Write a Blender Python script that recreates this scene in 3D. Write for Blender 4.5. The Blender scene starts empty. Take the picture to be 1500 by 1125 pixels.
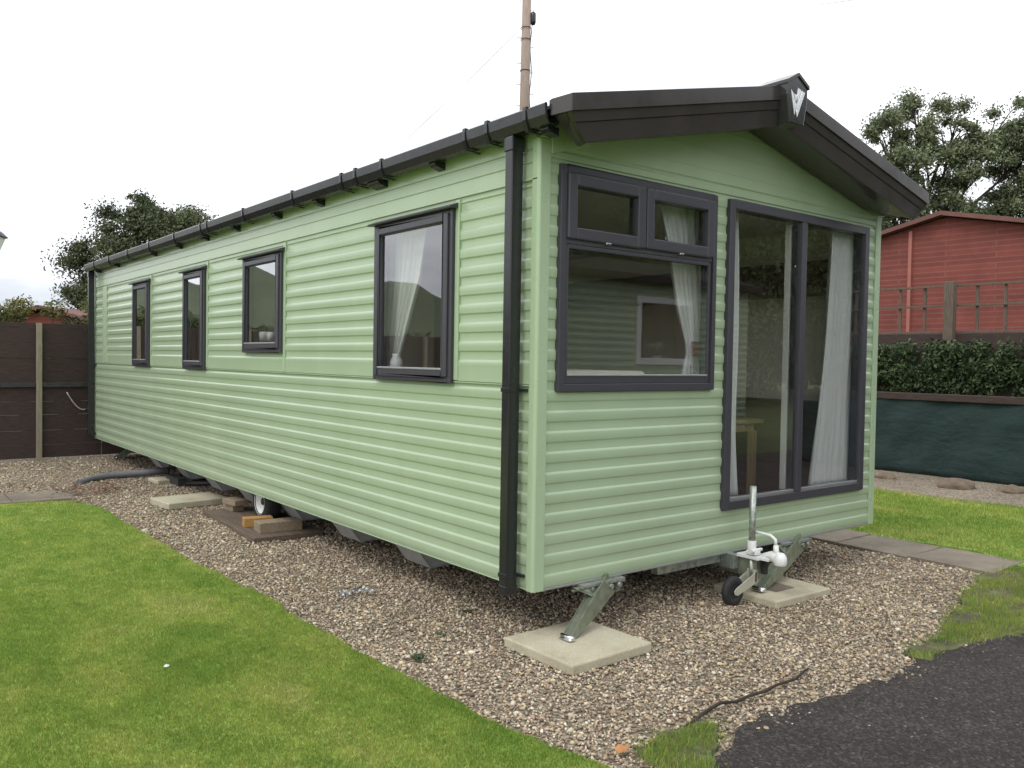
import bpy, bmesh, math, random
import numpy as np
from mathutils import Vector, Matrix, noise
R = math.radians
random.seed(7); rng = np.random.default_rng(7)
S = bpy.context.scene
COL = S.collection

# ------------------------------------------------------------------ camera
cd = bpy.data.cameras.new("camera"); cam = bpy.data.objects.new("camera", cd); COL.objects.link(cam)
cd.sensor_width = 36; cd.lens = 29.69; cd.clip_start = .05; cd.clip_end = 2000
fw = Vector((0.61951071, 0.78448741, -0.02803558)); rt = Vector((0.78497325, -0.61932415, 0.01595606)); up = Vector((0.00484578, 0.03189214, 0.99947957))
mw = Matrix((rt, up, -fw)).transposed().to_4x4(); mw.translation = Vector((-3.037, -3.628, 1.62))
cam.matrix_world = mw; S.camera = cam

# ------------------------------------------------------------------ sky, light, exposure
w = bpy.data.worlds.new("World"); S.world = w; w.use_nodes = True
nt = w.node_tree; N = nt.nodes; Lk = nt.links; N.clear()
SUN_EL, SUN_AZ = 52, 262        # azimuth clockwise from +Y
out = N.new('ShaderNodeOutputWorld'); bg = N.new('ShaderNodeBackground'); bg.inputs['Strength'].default_value = .1
sky = N.new('ShaderNodeTexSky'); sky.sky_type = 'NISHITA'; sky.sun_disc = False
sky.sun_elevation = R(SUN_EL); sky.sun_rotation = R(SUN_AZ); sky.dust_density = 3; sky.air_density = 1.2
hs = N.new('ShaderNodeHueSaturation'); hs.inputs['Saturation'].default_value = .25
tc = N.new('ShaderNodeTexCoord'); mp = N.new('ShaderNodeMapping'); mp.inputs['Scale'].default_value = (1.2, 1.2, 5)
nz = N.new('ShaderNodeTexNoise'); nz.inputs['Scale'].default_value = 1.6; nz.inputs['Detail'].default_value = 6; nz.inputs['Roughness'].default_value = .5
cr = N.new('ShaderNodeValToRGB'); cr.color_ramp.elements[0].position = .42; cr.color_ramp.elements[0].color = (6.2, 6.7, 7.4, 1)
cr.color_ramp.elements[1].position = .62; cr.color_ramp.elements[1].color = (14.2, 14.5, 15.2, 1)
mx = N.new('ShaderNodeMix'); mx.data_type = 'RGBA'; mx.inputs['Factor'].default_value = .9
Lk.new(sky.outputs[0], hs.inputs['Color']); Lk.new(tc.outputs['Generated'], mp.inputs[0]); Lk.new(mp.outputs[0], nz.inputs['Vector'])
sxyz = N.new('ShaderNodeSeparateXYZ'); Lk.new(tc.outputs['Generated'], sxyz.inputs[0]); ma = N.new('ShaderNodeMath'); ma.operation = 'MULTIPLY_ADD'; ma.inputs[1].default_value = .55; Lk.new(sxyz.outputs['Z'], ma.inputs[0]); Lk.new(nz.outputs[0], ma.inputs[2]); Lk.new(ma.outputs[0], cr.inputs[0]); Lk.new(hs.outputs[0], mx.inputs['A']); Lk.new(cr.outputs[0], mx.inputs['B'])
Lk.new(mx.outputs['Result'], bg.inputs['Color']); Lk.new(bg.outputs[0], out.inputs[0])
sl = bpy.data.lights.new("sun", 'SUN'); sl.energy = .9; sl.angle = R(18); sl.color = (1, .965, .91)
so = bpy.data.objects.new("sun", sl); COL.objects.link(so)
sd = Vector((math.sin(R(SUN_AZ))*math.cos(R(SUN_EL)), math.cos(R(SUN_AZ))*math.cos(R(SUN_EL)), math.sin(R(SUN_EL))))
so.rotation_euler = sd.to_track_quat('Z', 'Y').to_euler(); so.location = sd*50
S.view_settings.view_transform = 'Standard'; S.view_settings.look = 'None'; S.view_settings.gamma = 1
S.view_settings.exposure = .25
S.render.engine = 'CYCLES'; S.cycles.max_bounces = 8; S.cycles.transparent_max_bounces = 16

# ------------------------------------------------------------------ materials
def srgb(r, g, b):
    f = lambda c: (c/255/12.92) if c/255 <= .04045 else ((c/255+.055)/1.055)**2.4
    return (f(r), f(g), f(b), 1)
class Mat:
    def __init__(s, name, col, rough=.6, metal=0, spec=.5):
        s.m = bpy.data.materials.new(name); s.m.use_nodes = True; s.nt = s.m.node_tree; s.n = s.nt.nodes; s.l = s.nt.links
        s.b = s.n['Principled BSDF']; s.b.inputs['Base Color'].default_value = col if len(col) == 4 else (*col, 1)
        s.b.inputs['Roughness'].default_value = rough; s.b.inputs['Metallic'].default_value = metal; s.b.inputs['Specular IOR Level'].default_value = spec
        s.tc = s.n.new('ShaderNodeTexCoord').outputs['Object']; s.col = None
    def noise(s, scale, detail=4, rough=.55, stretch=None):
        v = s.tc
        if stretch:
            m = s.n.new('ShaderNodeMapping'); m.inputs['Scale'].default_value = stretch; s.l.new(v, m.inputs[0]); v = m.outputs[0]
        t = s.n.new('ShaderNodeTexNoise'); t.inputs['Scale'].default_value = scale; t.inputs['Detail'].default_value = detail; t.inputs['Roughness'].default_value = rough
        s.l.new(v, t.inputs['Vector']); return t.outputs[0]
    def voro(s, scale, out='Color', feature='F1'):
        t = s.n.new('ShaderNodeTexVoronoi'); t.inputs['Scale'].default_value = scale; t.feature = feature; s.l.new(s.tc, t.inputs['Vector']); return t.outputs[out]
    def ramp(s, f, stops):
        r = s.n.new('ShaderNodeValToRGB'); e = r.color_ramp.elements
        while len(e) < len(stops): e.new(.5)
        for i, (p, c) in enumerate(stops): e[i].position = p; e[i].color = c if len(c) == 4 else (*c, 1)
        s.l.new(f, r.inputs[0]); return r.outputs[0]
    def mix(s, a, b, f, mode='MIX'):
        m = s.n.new('ShaderNodeMix'); m.data_type = 'RGBA'; m.blend_type = mode
        for k, v in (('A', a), ('B', b), ('Factor', f)):
            if hasattr(v, 'is_output') or hasattr(v, 'links'): s.l.new(v, m.inputs[k])
            elif k == 'Factor': m.inputs[k].default_value = v
            else: m.inputs[k].default_value = v if len(v) == 4 else (*v, 1)
        return m.outputs['Result']
    def attr(s, name):
        a = s.n.new('ShaderNodeAttribute'); a.attribute_name = name; return a.outputs['Color']
    def base(s, c): s.l.new(c, s.b.inputs['Base Color']); s.col = c; return s
    def rough(s, c): s.l.new(c, s.b.inputs['Roughness']); return s
    def bump(s, h, strength=.3, dist=.01):
        b = s.n.new('ShaderNodeBump'); b.inputs['Strength'].default_value = strength; b.inputs['Distance'].default_value = dist
        s.l.new(h, b.inputs['Height'])
        if s.b.inputs['Normal'].is_linked: s.l.new(s.b.inputs['Normal'].links[0].from_socket, b.inputs['Normal'])
        s.l.new(b.outputs[0], s.b.inputs['Normal']); return s
def mottled(name, c, amt=.12, scale=6, rough=.6, metal=0, spec=.5, bump=0, bscale=40, stretch=None, rvar=.1):
    m = Mat(name, c, rough, metal, spec)
    lo = tuple(x*(1-amt) for x in c[:3]); hi = tuple(min(1, x*(1+amt)) for x in c[:3])
    f = m.noise(scale, 5, .6, stretch); m.base(m.ramp(f, [(.3, lo), (.7, hi)]))
    if rvar: m.rough(m.ramp(m.noise(scale*2.3, 4), [(.3, (rough-rvar*.5,)*3), (.7, (min(1, rough+rvar*.5),)*3)]))
    if bump: m.bump(m.noise(bscale, 4), bump, .01)
    return m.m
G_PANEL = (.345, .475, .262)
m = Mat('green_aluminium_cladding', G_PANEL, .3, 0, .5)
m.base(m.ramp(m.noise(1.2, 6, .65), [(.3, (.345, .440, .290)), (.7, (.372, .466, .314))])); m.base(m.mix(m.col, m.ramp(m.noise(3, 5, .6, (1, 1, .12)), [(.30, (.945, .94, .92)), (.62, (1, 1, 1))]), 1, 'MULTIPLY'))
m.b.inputs['Coat Weight'].default_value = .25; m.b.inputs['Coat Roughness'].default_value = .12
CLAD = m.m
TRIM = mottled('green_painted_trim', (.368, .468, .312), .03, 3, .28, rvar=.03)
BROWN = mottled('dark_brown_moulded_plastic', srgb(60, 55, 54), .1, 3, .2, bump=.015, bscale=9)
BLACKP = mottled('black_gutter_plastic', srgb(38, 38, 40), .1, 6, .24)
ANTH = mottled('anthracite_window_profile', srgb(62, 60, 68), .06, 20, .38, bump=.03, bscale=220)
ALU = mottled('grey_aluminium_strip', (.42, .43, .43), .08, 12, .4, .7)
GALV = Mat('galvanised_steel', (.42, .44, .44), .42, .75)
GALV.base(GALV.ramp(GALV.voro(38), [(.2, (.30, .33, .30)), (.8, (.48, .50, .46))])); GALV.bump(GALV.noise(60), .06); GALV = GALV.m
STEADY = mottled('dull_zinc_plated_steel', (.26, .29, .22), .25, 14, .42, .6)
SHINY = mottled('bright_zinc_bolt', (.7, .7, .7), .1, 30, .22, 1)
CHALK = mottled('white_painted_cast_metal', (.72, .72, .71), .06, 25, .35)
RUBBER = mottled('black_rubber', (.018, .018, .019), .2, 30, .75, bump=.1, bscale=90)
DKSTEEL = mottled('dark_steel', (.05, .05, .05), .3, 12, .55, .4)
RIM = mottled('white_wheel_rim', (.75, .75, .73), .07, 30, .4)
SLAB = Mat('buff_concrete_slab', (.36, .33, .26), .85)
SLAB.base(SLAB.mix(SLAB.ramp(SLAB.noise(3.5, 8, .65), [(.25, (.34, .30, .21)), (.5, (.46, .42, .30)), (.75, (.54, .50, .38))]), SLAB.ramp(SLAB.noise(140, 3), [(.3, (.72,)*3), (.6, (1,)*3)]), 1, 'MULTIPLY')); SLAB.bump(SLAB.noise(70, 6, .7), .35, .004); SLAB = SLAB.m
PAVE = Mat('grey_paving_slab', (.25, .23, .2), .95, 0, .2)
PAVE.base(PAVE.mix(PAVE.ramp(PAVE.noise(2.3, 8, .7), [(.25, (.15, .125, .095)), (.55, (.245, .21, .165)), (.8, (.33, .29, .235))]), PAVE.ramp(PAVE.noise(120, 3), [(.3, (.7,)*3), (.6, (1,)*3)]), 1, 'MULTIPLY')); PAVE.bump(PAVE.noise(50, 6, .7), .4, .006); PAVE = PAVE.m
def wood(name, a, b, rough=.8, sc=(1, 1, 14), scale=5):
    m = Mat(name, a, rough); m.base(m.ramp(m.noise(scale, 7, .65, sc), [(.28, a), (.72, b)])); m.bump(m.noise(scale*3, 5, .6, sc), .4, .004); return m.m
FENCEW = wood('dark_stained_fence_boards', (.026, .016, .013), (.066, .043, .037), .85, (2, 2, 16), 4)
POSTW = wood('weathered_pale_post', (.17, .15, .10), (.31, .28, .20), .85, (9, 9, 1), 6)
BRPOST = wood('brown_weathered_post', (.075, .055, .04), (.16, .12, .09), .85, (9, 9, 1), 6)
POLEW = wood('grey_brown_pole_timber', (.22, .165, .13), (.42, .33, .27), .85, (16, 16, .8), 5)
BOARDW = wood('wet_brown_board', (.07, .05, .035), (.16, .115, .08), .8, (10, 1, 10), 3)
BLOCKW = wood('grey_sawn_timber', (.17, .13, .085), (.31, .245, .165), .8, (14, 1.5, 14), 4)
OCHREW = wood('fresh_orange_timber', (.30, .16, .045), (.46, .26, .08), .75, (14, 1.5, 14), 4)
OAKW = wood('light_oak', (.34, .22, .10), (.52, .36, .19), .5, (14, 14, 1.2), 3)
DOAKW = wood('dark_oak', (.05, .032, .02), (.11, .07, .045), .5, (1.5, 1.5, 12), 3)
BOARDS_IN = mottled('cream_interior_panel', (.78, .74, .63), .05, 4, .6)
CEIL = mottled('white_interior_ceiling', (.78, .77, .74), .03, 4, .6)
CARPET = mottled('brown_carpet', (.2, .16, .12), .2, 30, .95)
SOFAM = mottled('grey_brown_upholstery', (.10, .085, .07), .2, 25, .95, bump=.2, bscale=90)
m = Mat('white_voile', (.88, .88, .87), .85); m.b.inputs['Transmission Weight'].default_value = 0
tr = m.n.new('ShaderNodeBsdfTranslucent'); tr.inputs[0].default_value = (.8, .8, .8, 1); ms = m.n.new('ShaderNodeMixShader'); ms.inputs[0].default_value = .3
m.l.new(m.b.outputs[0], ms.inputs[1]); m.l.new(tr.outputs[0], ms.inputs[2]); m.l.new(ms.outputs[0], m.n['Material Output'].inputs[0]); m.bump(m.noise(30, 3, .5, (1, 1, .1)), .1)
VOILE = m.m
CLARET = mottled('claret_tie_fabric', (.17, .02, .03), .2, 40, .9)
# glass: clear sheet whose reflection follows the Fresnel law
m = Mat('window_glass', (1, 1, 1), 0); m.n.remove(m.b)
t = m.n.new('ShaderNodeBsdfTransparent'); t.inputs[0].default_value = (.955, .965, .96, 1); g = m.n.new('ShaderNodeBsdfGlossy'); g.inputs['Roughness'].default_value = .012; g.inputs[0].default_value = (.97, .97, 1, 1)
fr = m.n.new('ShaderNodeFresnel'); fr.inputs[0].default_value = 1.62; ms = m.n.new('ShaderNodeMixShader')
nn = m.noise(.9, 2); bp = m.n.new('ShaderNodeBump'); bp.inputs['Strength'].default_value = .012; bp.inputs['Distance'].default_value = .05; m.l.new(nn, bp.inputs['Height']); m.l.new(bp.outputs[0], g.inputs['Normal'])
geo = m.n.new('ShaderNodeNewGeometry'); sub = m.n.new('ShaderNodeMath'); sub.operation = 'SUBTRACT'; sub.inputs[0].default_value = 1; m.l.new(geo.outputs['Backfacing'], sub.inputs[1]); mul = m.n.new('ShaderNodeMath'); mul.operation = 'MULTIPLY'; m.l.new(fr.outputs[0], mul.inputs[0]); m.l.new(sub.outputs[0], mul.inputs[1]); mu2 = m.n.new('ShaderNodeMath'); mu2.operation = 'MULTIPLY'; mu2.use_clamp = True; mu2.inputs[1].default_value = 2.5; m.l.new(mul.outputs[0], mu2.inputs[0]); m.l.new(mu2.outputs[0], ms.inputs[0]); m.l.new(t.outputs[0], ms.inputs[1]); m.l.new(g.outputs[0], ms.inputs[2]); m.l.new(ms.outputs[0], m.n['Material Output'].inputs[0])
GLASS = m.m
SMOKE = mottled('smoked_badge_plastic', (.035, .035, .036), .15, 20, .12)
CHROME = mottled('silver_emblem', (.78, .78, .80), .05, 30, .25, .6)
m = Mat('gravel_bed', (.3, .25, .2), .95)
c1 = m.ramp(m.voro(75), [(0, (.09, .07, .05)), (.35, (.17, .135, .095)), (.6, (.30, .25, .18)), (.85, (.50, .43, .33)), (1, (.6, .55, .47))])
m.base(m.mix(c1, m.ramp(m.noise(1.1, 6, .6), [(.3, (.70, .68, .66)), (.7, (1, 1, 1))]), 1, 'MULTIPLY'))
m.bump(m.voro(75, 'Distance'), .9, -.012); m.bump(m.noise(9, 4), .4, .02); GRAVEL = m.m
m = Mat('gravel_pebbles', (.3, .25, .2), .8)
m.base(m.mix(m.mix(m.attr('tint'), m.ramp(m.noise(1.1, 6, .6), [(.3, (.74, .72, .70)), (.7, (1, 1, 1))]), 1, 'MULTIPLY'), m.ramp(m.noise(260, 3), [(.3, (.75,)*3), (.7, (1.1,)*3)]), 1, 'MULTIPLY')); PEB = m.m
def grassmat(name, attr):
    m = Mat(name, (.08, .16, .02), .75, 0, .25)
    c = m.ramp(m.noise(1.7, 5, .6, (1, .55, 1)), [(.24, (.165, .285, .055)), (.42, (.235, .345, .070)), (.58, (.32, .40, .10)), (.76, (.45, .46, .19))])
    c = m.mix(c, m.ramp(m.noise(4.2, 4, .6), [(.3, (.80, .86, .78)), (.7, (1.12, 1.06, 1.1))]), 1, 'MULTIPLY')
    c = m.mix(c, m.ramp(m.noise(11, 6, .7), [(.25, (.72, .78, .7)), (.72, (1.1, 1.08, 1.1))]), 1, 'MULTIPLY')
    if attr: c = m.mix(c, m.attr('tint'), 1, 'MULTIPLY')
    m.base(c); m.bump(m.noise(90, 5, .7), .5, .012); return m
LAWN = grassmat('lawn_turf', False).m
gm = grassmat('grass_blades', True); gm.b.inputs['Subsurface Weight'].default_value = 0; tr = gm.n.new('ShaderNodeBsdfTranslucent'); gm.l.new(gm.col, tr.inputs[0]); ms = gm.n.new('ShaderNodeMixShader'); ms.inputs[0].default_value = .4; gm.l.new(gm.b.outputs[0], ms.inputs[1]); gm.l.new(tr.outputs[0], ms.inputs[2]); gm.l.new(ms.outputs[0], gm.n['Material Output'].inputs[0]); BLADE = gm.m
m = Mat('mossy_soil', (.1, .09, .05), .95); m.base(m.ramp(m.noise(7, 8, .72), [(.32, (.05, .04, .025)), (.50, (.11, .10, .05)), (.62, (.14, .17, .06)), (.8, (.19, .23, .08))])); m.bump(m.noise(40, 6, .7), .7, .02); VERGE = m.m
m = Mat('tarmac', (.04, .04, .042), .85)
m.base(m.mix(m.ramp(m.voro(85), [(0, (.012, .010, .009)), (.55, (.034, .028, .026)), (.82, (.075, .066, .060)), (.93, (.13, .12, .11)), (1, (.30, .28, .26))]), m.ramp(m.noise(1.6, 6, .65), [(.3, (.50, .47, .44)), (.7, (1.2, 1.12, 1.05))]), 1, 'MULTIPLY'))
m.bump(m.voro(85, 'Distance'), 1, -.012); m.bump(m.noise(6, 6, .6), .5, .03); TARMAC = m.m
m = Mat('bare_soil', (.1, .07, .05), .95); m.base(m.ramp(m.noise(9, 8, .7), [(.3, (.045, .03, .02)), (.6, (.13, .085, .055)), (.8, (.25, .20, .14))])); m.bump(m.noise(30, 6, .7), .8, .03); SOIL = m.m
m = Mat('rough_pasture', (.06, .09, .025), .95); m.base(m.ramp(m.noise(.05, 6, .6), [(.3, (.045, .065, .02)), (.7, (.09, .12, .035))])); PASTURE = m.m
m = Mat('hill_pasture', (.05, .07, .03), .95); m.base(m.ramp(m.noise(.02, 6, .6), [(.35, (.03, .045, .02)), (.55, (.055, .078, .03)), (.7, (.085, .105, .045))])); HILLM = m.m
m = Mat('green_shade_netting', (.01, .03, .03), .9); m.base(m.mix(m.ramp(m.noise(2.2, 6, .7, (1, 1, 2.2)), [(.3, (.010, .026, .025)), (.7, (.022, .048, .044))]), m.ramp(m.noise(200, 2), [(.35, (.6,)*3), (.65, (1.2,)*3)]), 1, 'MULTIPLY')); m.bump(m.noise(5, 4, .6, (1, 1, 2)), .5, .05); NET = m.m
m = Mat('red_painted_brickwork', (.22, .06, .04), .8)
br = m.n.new('ShaderNodeTexBrick'); br.inputs['Scale'].default_value = 1; br.inputs['Brick Width'].default_value = 2.2; br.inputs['Row Height'].default_value = .12; br.inputs['Mortar Size'].default_value = .016
br.inputs['Color1'].default_value = (.235, .058, .042, 1); br.inputs['Color2'].default_value = (.175, .045, .034, 1); br.inputs['Mortar'].default_value = (.235, .082, .062, 1)
mpn = m.n.new('ShaderNodeMapping'); mpn.inputs['Rotation'].default_value = (0, R(90), R(90)); m.l.new(m.tc, mpn.inputs[0])
sx = m.n.new('ShaderNodeSeparateXYZ'); m.l.new(m.tc, sx.inputs[0]); cx = m.n.new('ShaderNodeCombineXYZ'); m.l.new(sx.outputs['Y'], cx.inputs['X']); m.l.new(sx.outputs['Z'], cx.inputs['Y']); m.l.new(cx.outputs[0], br.inputs['Vector'])
m.base(m.mix(br.outputs[0], m.ramp(m.noise(.9, 7, .7), [(.3, (.68,)*3), (.7, (1.15,)*3)]), 1, 'MULTIPLY')); BRICK = m.m
ROOFRED = mottled('red_brown_roof', (.16, .075, .06), .2, 3, .8)
BARK = mottled('dark_bark', (.06, .05, .038), .3, 8, .9, bump=.6, bscale=14, stretch=(4, 4, 1))
def leafmat(name, a, b, c):
    m = Mat(name, a, .7, 0, .3); m.base(m.mix(m.ramp(m.attr('tint'), [(0, a), (.5, b), (1, c)]), m.ramp(m.noise(.7, 4), [(.3, (.7,)*3), (.7, (1.15,)*3)]), 1, 'MULTIPLY')); return m.m
LEAF_DK = leafmat('dark_broad_leaves', (.045, .062, .030), (.095, .12, .055), (.19, .205, .10))  # leaf colours raised, standing in for haze over the trees
LEAF_MD = leafmat('mid_green_leaves', (.10, .13, .07), (.19, .23, .12), (.31, .345, .20))  # paler greens, with the haze put into the leaf colour
LEAF_YL = leafmat('yellow_green_leaves', (.06, .09, .02), (.14, .15, .04), (.26, .22, .07))
LEAF_IVY = leafmat('ivy_leaves', (.018, .036, .014), (.045, .075, .026), (.13, .16, .075))

# ------------------------------------------------------------------ builders
def root_of(o):
    while o.parent: o = o.parent
    return o
class M:
    def __init__(s): s.v = []; s.f = []; s.sm = []
    def add(s, vs, fs, smooth=False):
        k = len(s.v); s.v += [tuple(v) for v in vs]; s.f += [tuple(i+k for i in f) for f in fs]; s.sm += [smooth]*len(fs); return s
    def box(s, a, b, rz=0, pivot=None):
        x0, y0, z0 = a; x1, y1, z1 = b
        vs = [(x0,y0,z0),(x1,y0,z0),(x1,y1,z0),(x0,y1,z0),(x0,y0,z1),(x1,y0,z1),(x1,y1,z1),(x0,y1,z1)]
        if rz:
            p = pivot or ((x0+x1)/2, (y0+y1)/2); c, n = math.cos(rz), math.sin(rz)
            vs = [(p[0]+(x-p[0])*c-(y-p[1])*n, p[1]+(x-p[0])*n+(y-p[1])*c, z) for x, y, z in vs]
        return s.add(vs, [(0,3,2,1),(4,5,6,7),(0,1,5,4),(1,2,6,5),(2,3,7,6),(3,0,4,7)])
    def hexa(s, vs): return s.add(vs, [(0,3,2,1),(4,5,6,7),(0,1,5,4),(1,2,6,5),(2,3,7,6),(3,0,4,7)])
    def prism(s, poly, off, smooth=False):        # poly: list of 3D points, off: extrusion vector
        n = len(poly); o = Vector(off); q = [tuple(Vector(p)+o) for p in poly]
        return s.add(list(poly)+q, [tuple(range(n))[::-1], tuple(range(n, 2*n))]+[(i, (i+1) % n, n+(i+1) % n, n+i) for i in range(n)], smooth)
    def tube(s, pts, r, n=12, cap=True, smooth=True):
        pts = [Vector(p) for p in pts]; rs = r if hasattr(r, '__len__') else [r]*len(pts); k0 = len(s.v); vs = []; fs = []
        pu = None
        for i, p in enumerate(pts):
            d = (pts[min(i+1, len(pts)-1)]-pts[max(i-1, 0)]).normalized()
            if pu is None: a = Vector((0, 0, 1)) if abs(d.z) < .9 else Vector((1, 0, 0)); pu = d.cross(a).normalized()
            u = (pu-d*pu.dot(d)).normalized(); pu = u; v = d.cross(u)
            for j in range(n): t = 2*math.pi*j/n; vs.append(p+(u*math.cos(t)+v*math.sin(t))*rs[i])
        for i in range(len(pts)-1):
            for j in range(n): fs.append((i*n+j, i*n+(j+1) % n, (i+1)*n+(j+1) % n, (i+1)*n+j))
        s.add(vs, fs, smooth)
        if cap: s.add(vs[:n], [tuple(range(n))[::-1]]); s.add(vs[-n:], [tuple(range(n))])
        return s
    def lathe(s, prof, c, axis='Z', n=28):        # prof: (radius, height)
        vs = []; fs = []
        for r, h in prof:
            for j in range(n):
                t = 2*math.pi*j/n; a, b = r*math.cos(t), r*math.sin(t)
                vs.append((c[0]+a, c[1]+b, c[2]+h) if axis == 'Z' else (c[0]+h, c[1]+a, c[2]+b) if axis == 'X' else (c[0]+a, c[1]+h, c[2]+b))
        m = len(prof)
        for i in range(m-1):
            for j in range(n): fs.append((i*n+j, i*n+(j+1) % n, (i+1)*n+(j+1) % n, (i+1)*n+j))
        return s.add(vs, fs, True)
    def build(s, name, mat, parent=None, bevel=0, seg=2, recalc=True):
        off = root_of(parent).location if parent else Vector((0, 0, 0))
        me = bpy.data.meshes.new(name); me.from_pydata([tuple(Vector(v)-off) for v in s.v], [], s.f)
        me.polygons.foreach_set('use_smooth', s.sm); me.materials.append(mat)
        if recalc:
            b = bmesh.new(); b.from_mesh(me); bmesh.ops.remove_doubles(b, verts=b.verts, dist=1e-5); bmesh.ops.recalc_face_normals(b, faces=b.faces); b.to_mesh(me); b.free()
        me.update(); o = bpy.data.objects.new(name, me); COL.objects.link(o)
        if parent: o.parent = parent
        if bevel:
            md = o.modifiers.new('bevel', 'BEVEL'); md.width = bevel; md.segments = seg; md.limit_method = 'ANGLE'; md.angle_limit = R(40)
        return o
def np_mesh(name, V, F, mat, parent=None, tint=None, smooth=False):
    """V (n,3), F (m,k) with one tint per face"""
    off = np.array(root_of(parent).location) if parent else np.zeros(3)
    k = F.shape[1]; me = bpy.data.meshes.new(name); me.vertices.add(len(V)); me.vertices.foreach_set('co', (V-off).astype(np.float32).ravel())
    me.loops.add(F.size); me.loops.foreach_set('vertex_index', F.astype(np.int32).ravel())
    me.polygons.add(len(F)); me.polygons.foreach_set('loop_start', np.arange(0, F.size, k, dtype=np.int32)); me.polygons.foreach_set('loop_total', np.full(len(F), k, dtype=np.int32))
    me.polygons.foreach_set('use_smooth', np.full(len(F), smooth)); me.materials.append(mat)
    if tint is not None:
        a = me.attributes.new('tint', 'FLOAT_COLOR', 'FACE'); c = np.ones((len(F), 4), np.float32); c[:, :3] = tint if tint.ndim == 2 else tint[:, None]; a.data.foreach_set('color', c.ravel())
    me.update(); me.validate(); o = bpy.data.objects.new(name, me); COL.objects.link(o)
    if parent: o.parent = parent
    return o
def tag(o, label, cat, group=None, kind=None):
    o['label'] = label; o['category'] = cat
    if group: o['group'] = group
    if kind: o['kind'] = kind
    return o
def struct(o): o['kind'] = 'structure'; return o
def thing(name, loc, label, cat, group=None):
    o = bpy.data.objects.new(name, None); COL.objects.link(o); o.location = loc; o.empty_display_size = .2
    return tag(o, label, cat, group)

# ------------------------------------------------------------------ ground
def jag(a, b, step, amp, seed):
    """points from a to b with a ragged offset"""
    a = Vector((*a, 0)); b = Vector((*b, 0)); n = max(1, int((b-a).length/step)); d = (b-a).normalized(); p = Vector((-d.y, d.x, 0)); o = []
    for i in range(n):
        q = a.lerp(b, i/n); k = noise.noise(Vector((q.x*2.1+seed, q.y*2.1, seed)))*1.2+noise.noise(Vector((q.x*9+seed, q.y*9, 3)))*.6+noise.noise(Vector((q.x*31, q.y*31, seed)))*.35
        q = q+p*k*amp*(1 if i else 0); o.append((q.x, q.y))
    return o
def outline(pts, amp=.03, step=.05, seed=1):
    o = []
    for i in range(len(pts)): o += jag(pts[i], pts[(i+1) % len(pts)], step, amp, seed)
    return o
def sheet(name, poly, z, mat, thick=.0):
    b = bmesh.new(); vs = [b.verts.new((x, y, z)) for x, y in poly]; f = b.faces.new(vs)
    if f.normal.z < 0: f.normal_flip()
    f.normal_update()
    if f.normal.z < 0: f.normal_flip()
    if thick:
        r = bmesh.ops.extrude_face_region(b, geom=[f]); 
        for e in r['geom']:
            if isinstance(e, bmesh.types.BMVert): e.co.z += 0
        for v in vs: v.co.z -= thick
        bmesh.ops.recalc_face_normals(b, faces=b.faces)
    bmesh.ops.triangulate(b, faces=[f for f in b.faces if len(f.verts) > 4])
    me = bpy.data.meshes.new(name); b.to_mesh(me); b.free(); me.materials.append(mat)
    o = bpy.data.objects.new(name, me); COL.objects.link(o); return struct(o)
sheet('ground', [(-500, -500), (600, -500), (600, 600), (-500, 600)], -.02, PASTURE)
# undulating gravel bed
def grid(name, x0, x1, y0, y1, st, hf, mat):
    nx = int((x1-x0)/st)+1; ny = int((y1-y0)/st)+1; X, Y = np.meshgrid(np.linspace(x0, x1, nx), np.linspace(y0, y1, ny)); Z = hf(X, Y)
    V = np.stack([X.ravel(), Y.ravel(), Z.ravel()], 1); i = np.arange(nx*ny).reshape(ny, nx); F = np.stack([i[:-1, :-1].ravel(), i[:-1, 1:].ravel(), i[1:, 1:].ravel(), i[1:, :-1].ravel()], 1)
    return np_mesh(name, V, F, mat, smooth=True)
def hz(X, Y): return .006*np.sin(X*2.3+1)*np.sin(Y*1.9)+.004*np.sin(X*7+Y*5)+.003*np.sin(Y*11-X*6)-.004
struct(grid('gravel_bed', -9, 5, -1.9, 12.5, .08, hz, GRAVEL))
# left lawn: straight edge along the caravan
LL = [(-14, -14), (-.2, -14), (-.62, -2.6), (-.60, -1.62), (-.70, -1.22), (-.80, -.70), (-.84, .1), (-.86, .9), (-.84, 1.7), (-.92, 2.8), (-.95, 4.6), (-.96, 5.9), (-1.12, 6.45), (-1.5, 6.60), (-14, 6.75)]
def ragged(P, amp, seed): return outline(P, amp, .04, seed)
LLp = ragged(LL, .028, 3); sheet('lawn', LLp, .022, LAWN, .03)
RL = [(4.62, 7.5), (4.62, .4), (4.72, -.4), (4.42, -.86), (4.9, -1.5), (9, -1.3), (8.6, -.4), (7.6, .3), (7.45, 1.15), (7.52, 2.1), (7.55, 7.5)]
RLp = ragged(RL, .03, 9); sheet('lawn', RLp, .02, LAWN, .03)
VG = [(4.40, -.80), (3.80, -.80), (3.32, -.93), (2.95, -1.03), (2.3, -1.22), (1.72, -1.31), (1.60, -1.40), (2.0, -1.46), (2.5, -1.60), (3.2, -1.72), (4.2, -1.62), (5.2, -1.45)]
VGp = ragged(VG, .07, 21); sheet('grass_verge', VGp, .013, VERGE, .02)
V2 = [(-.46, -1.24), (-.25, -1.20), (-.05, -1.22), (.02, -1.29), (-.15, -1.42), (-.35, -1.55), (-.58, -1.62), (-.52, -1.35)]
V2p = ragged(V2, .04, 5); sheet('grass_verge', V2p, .013, VERGE, .02)
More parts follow.
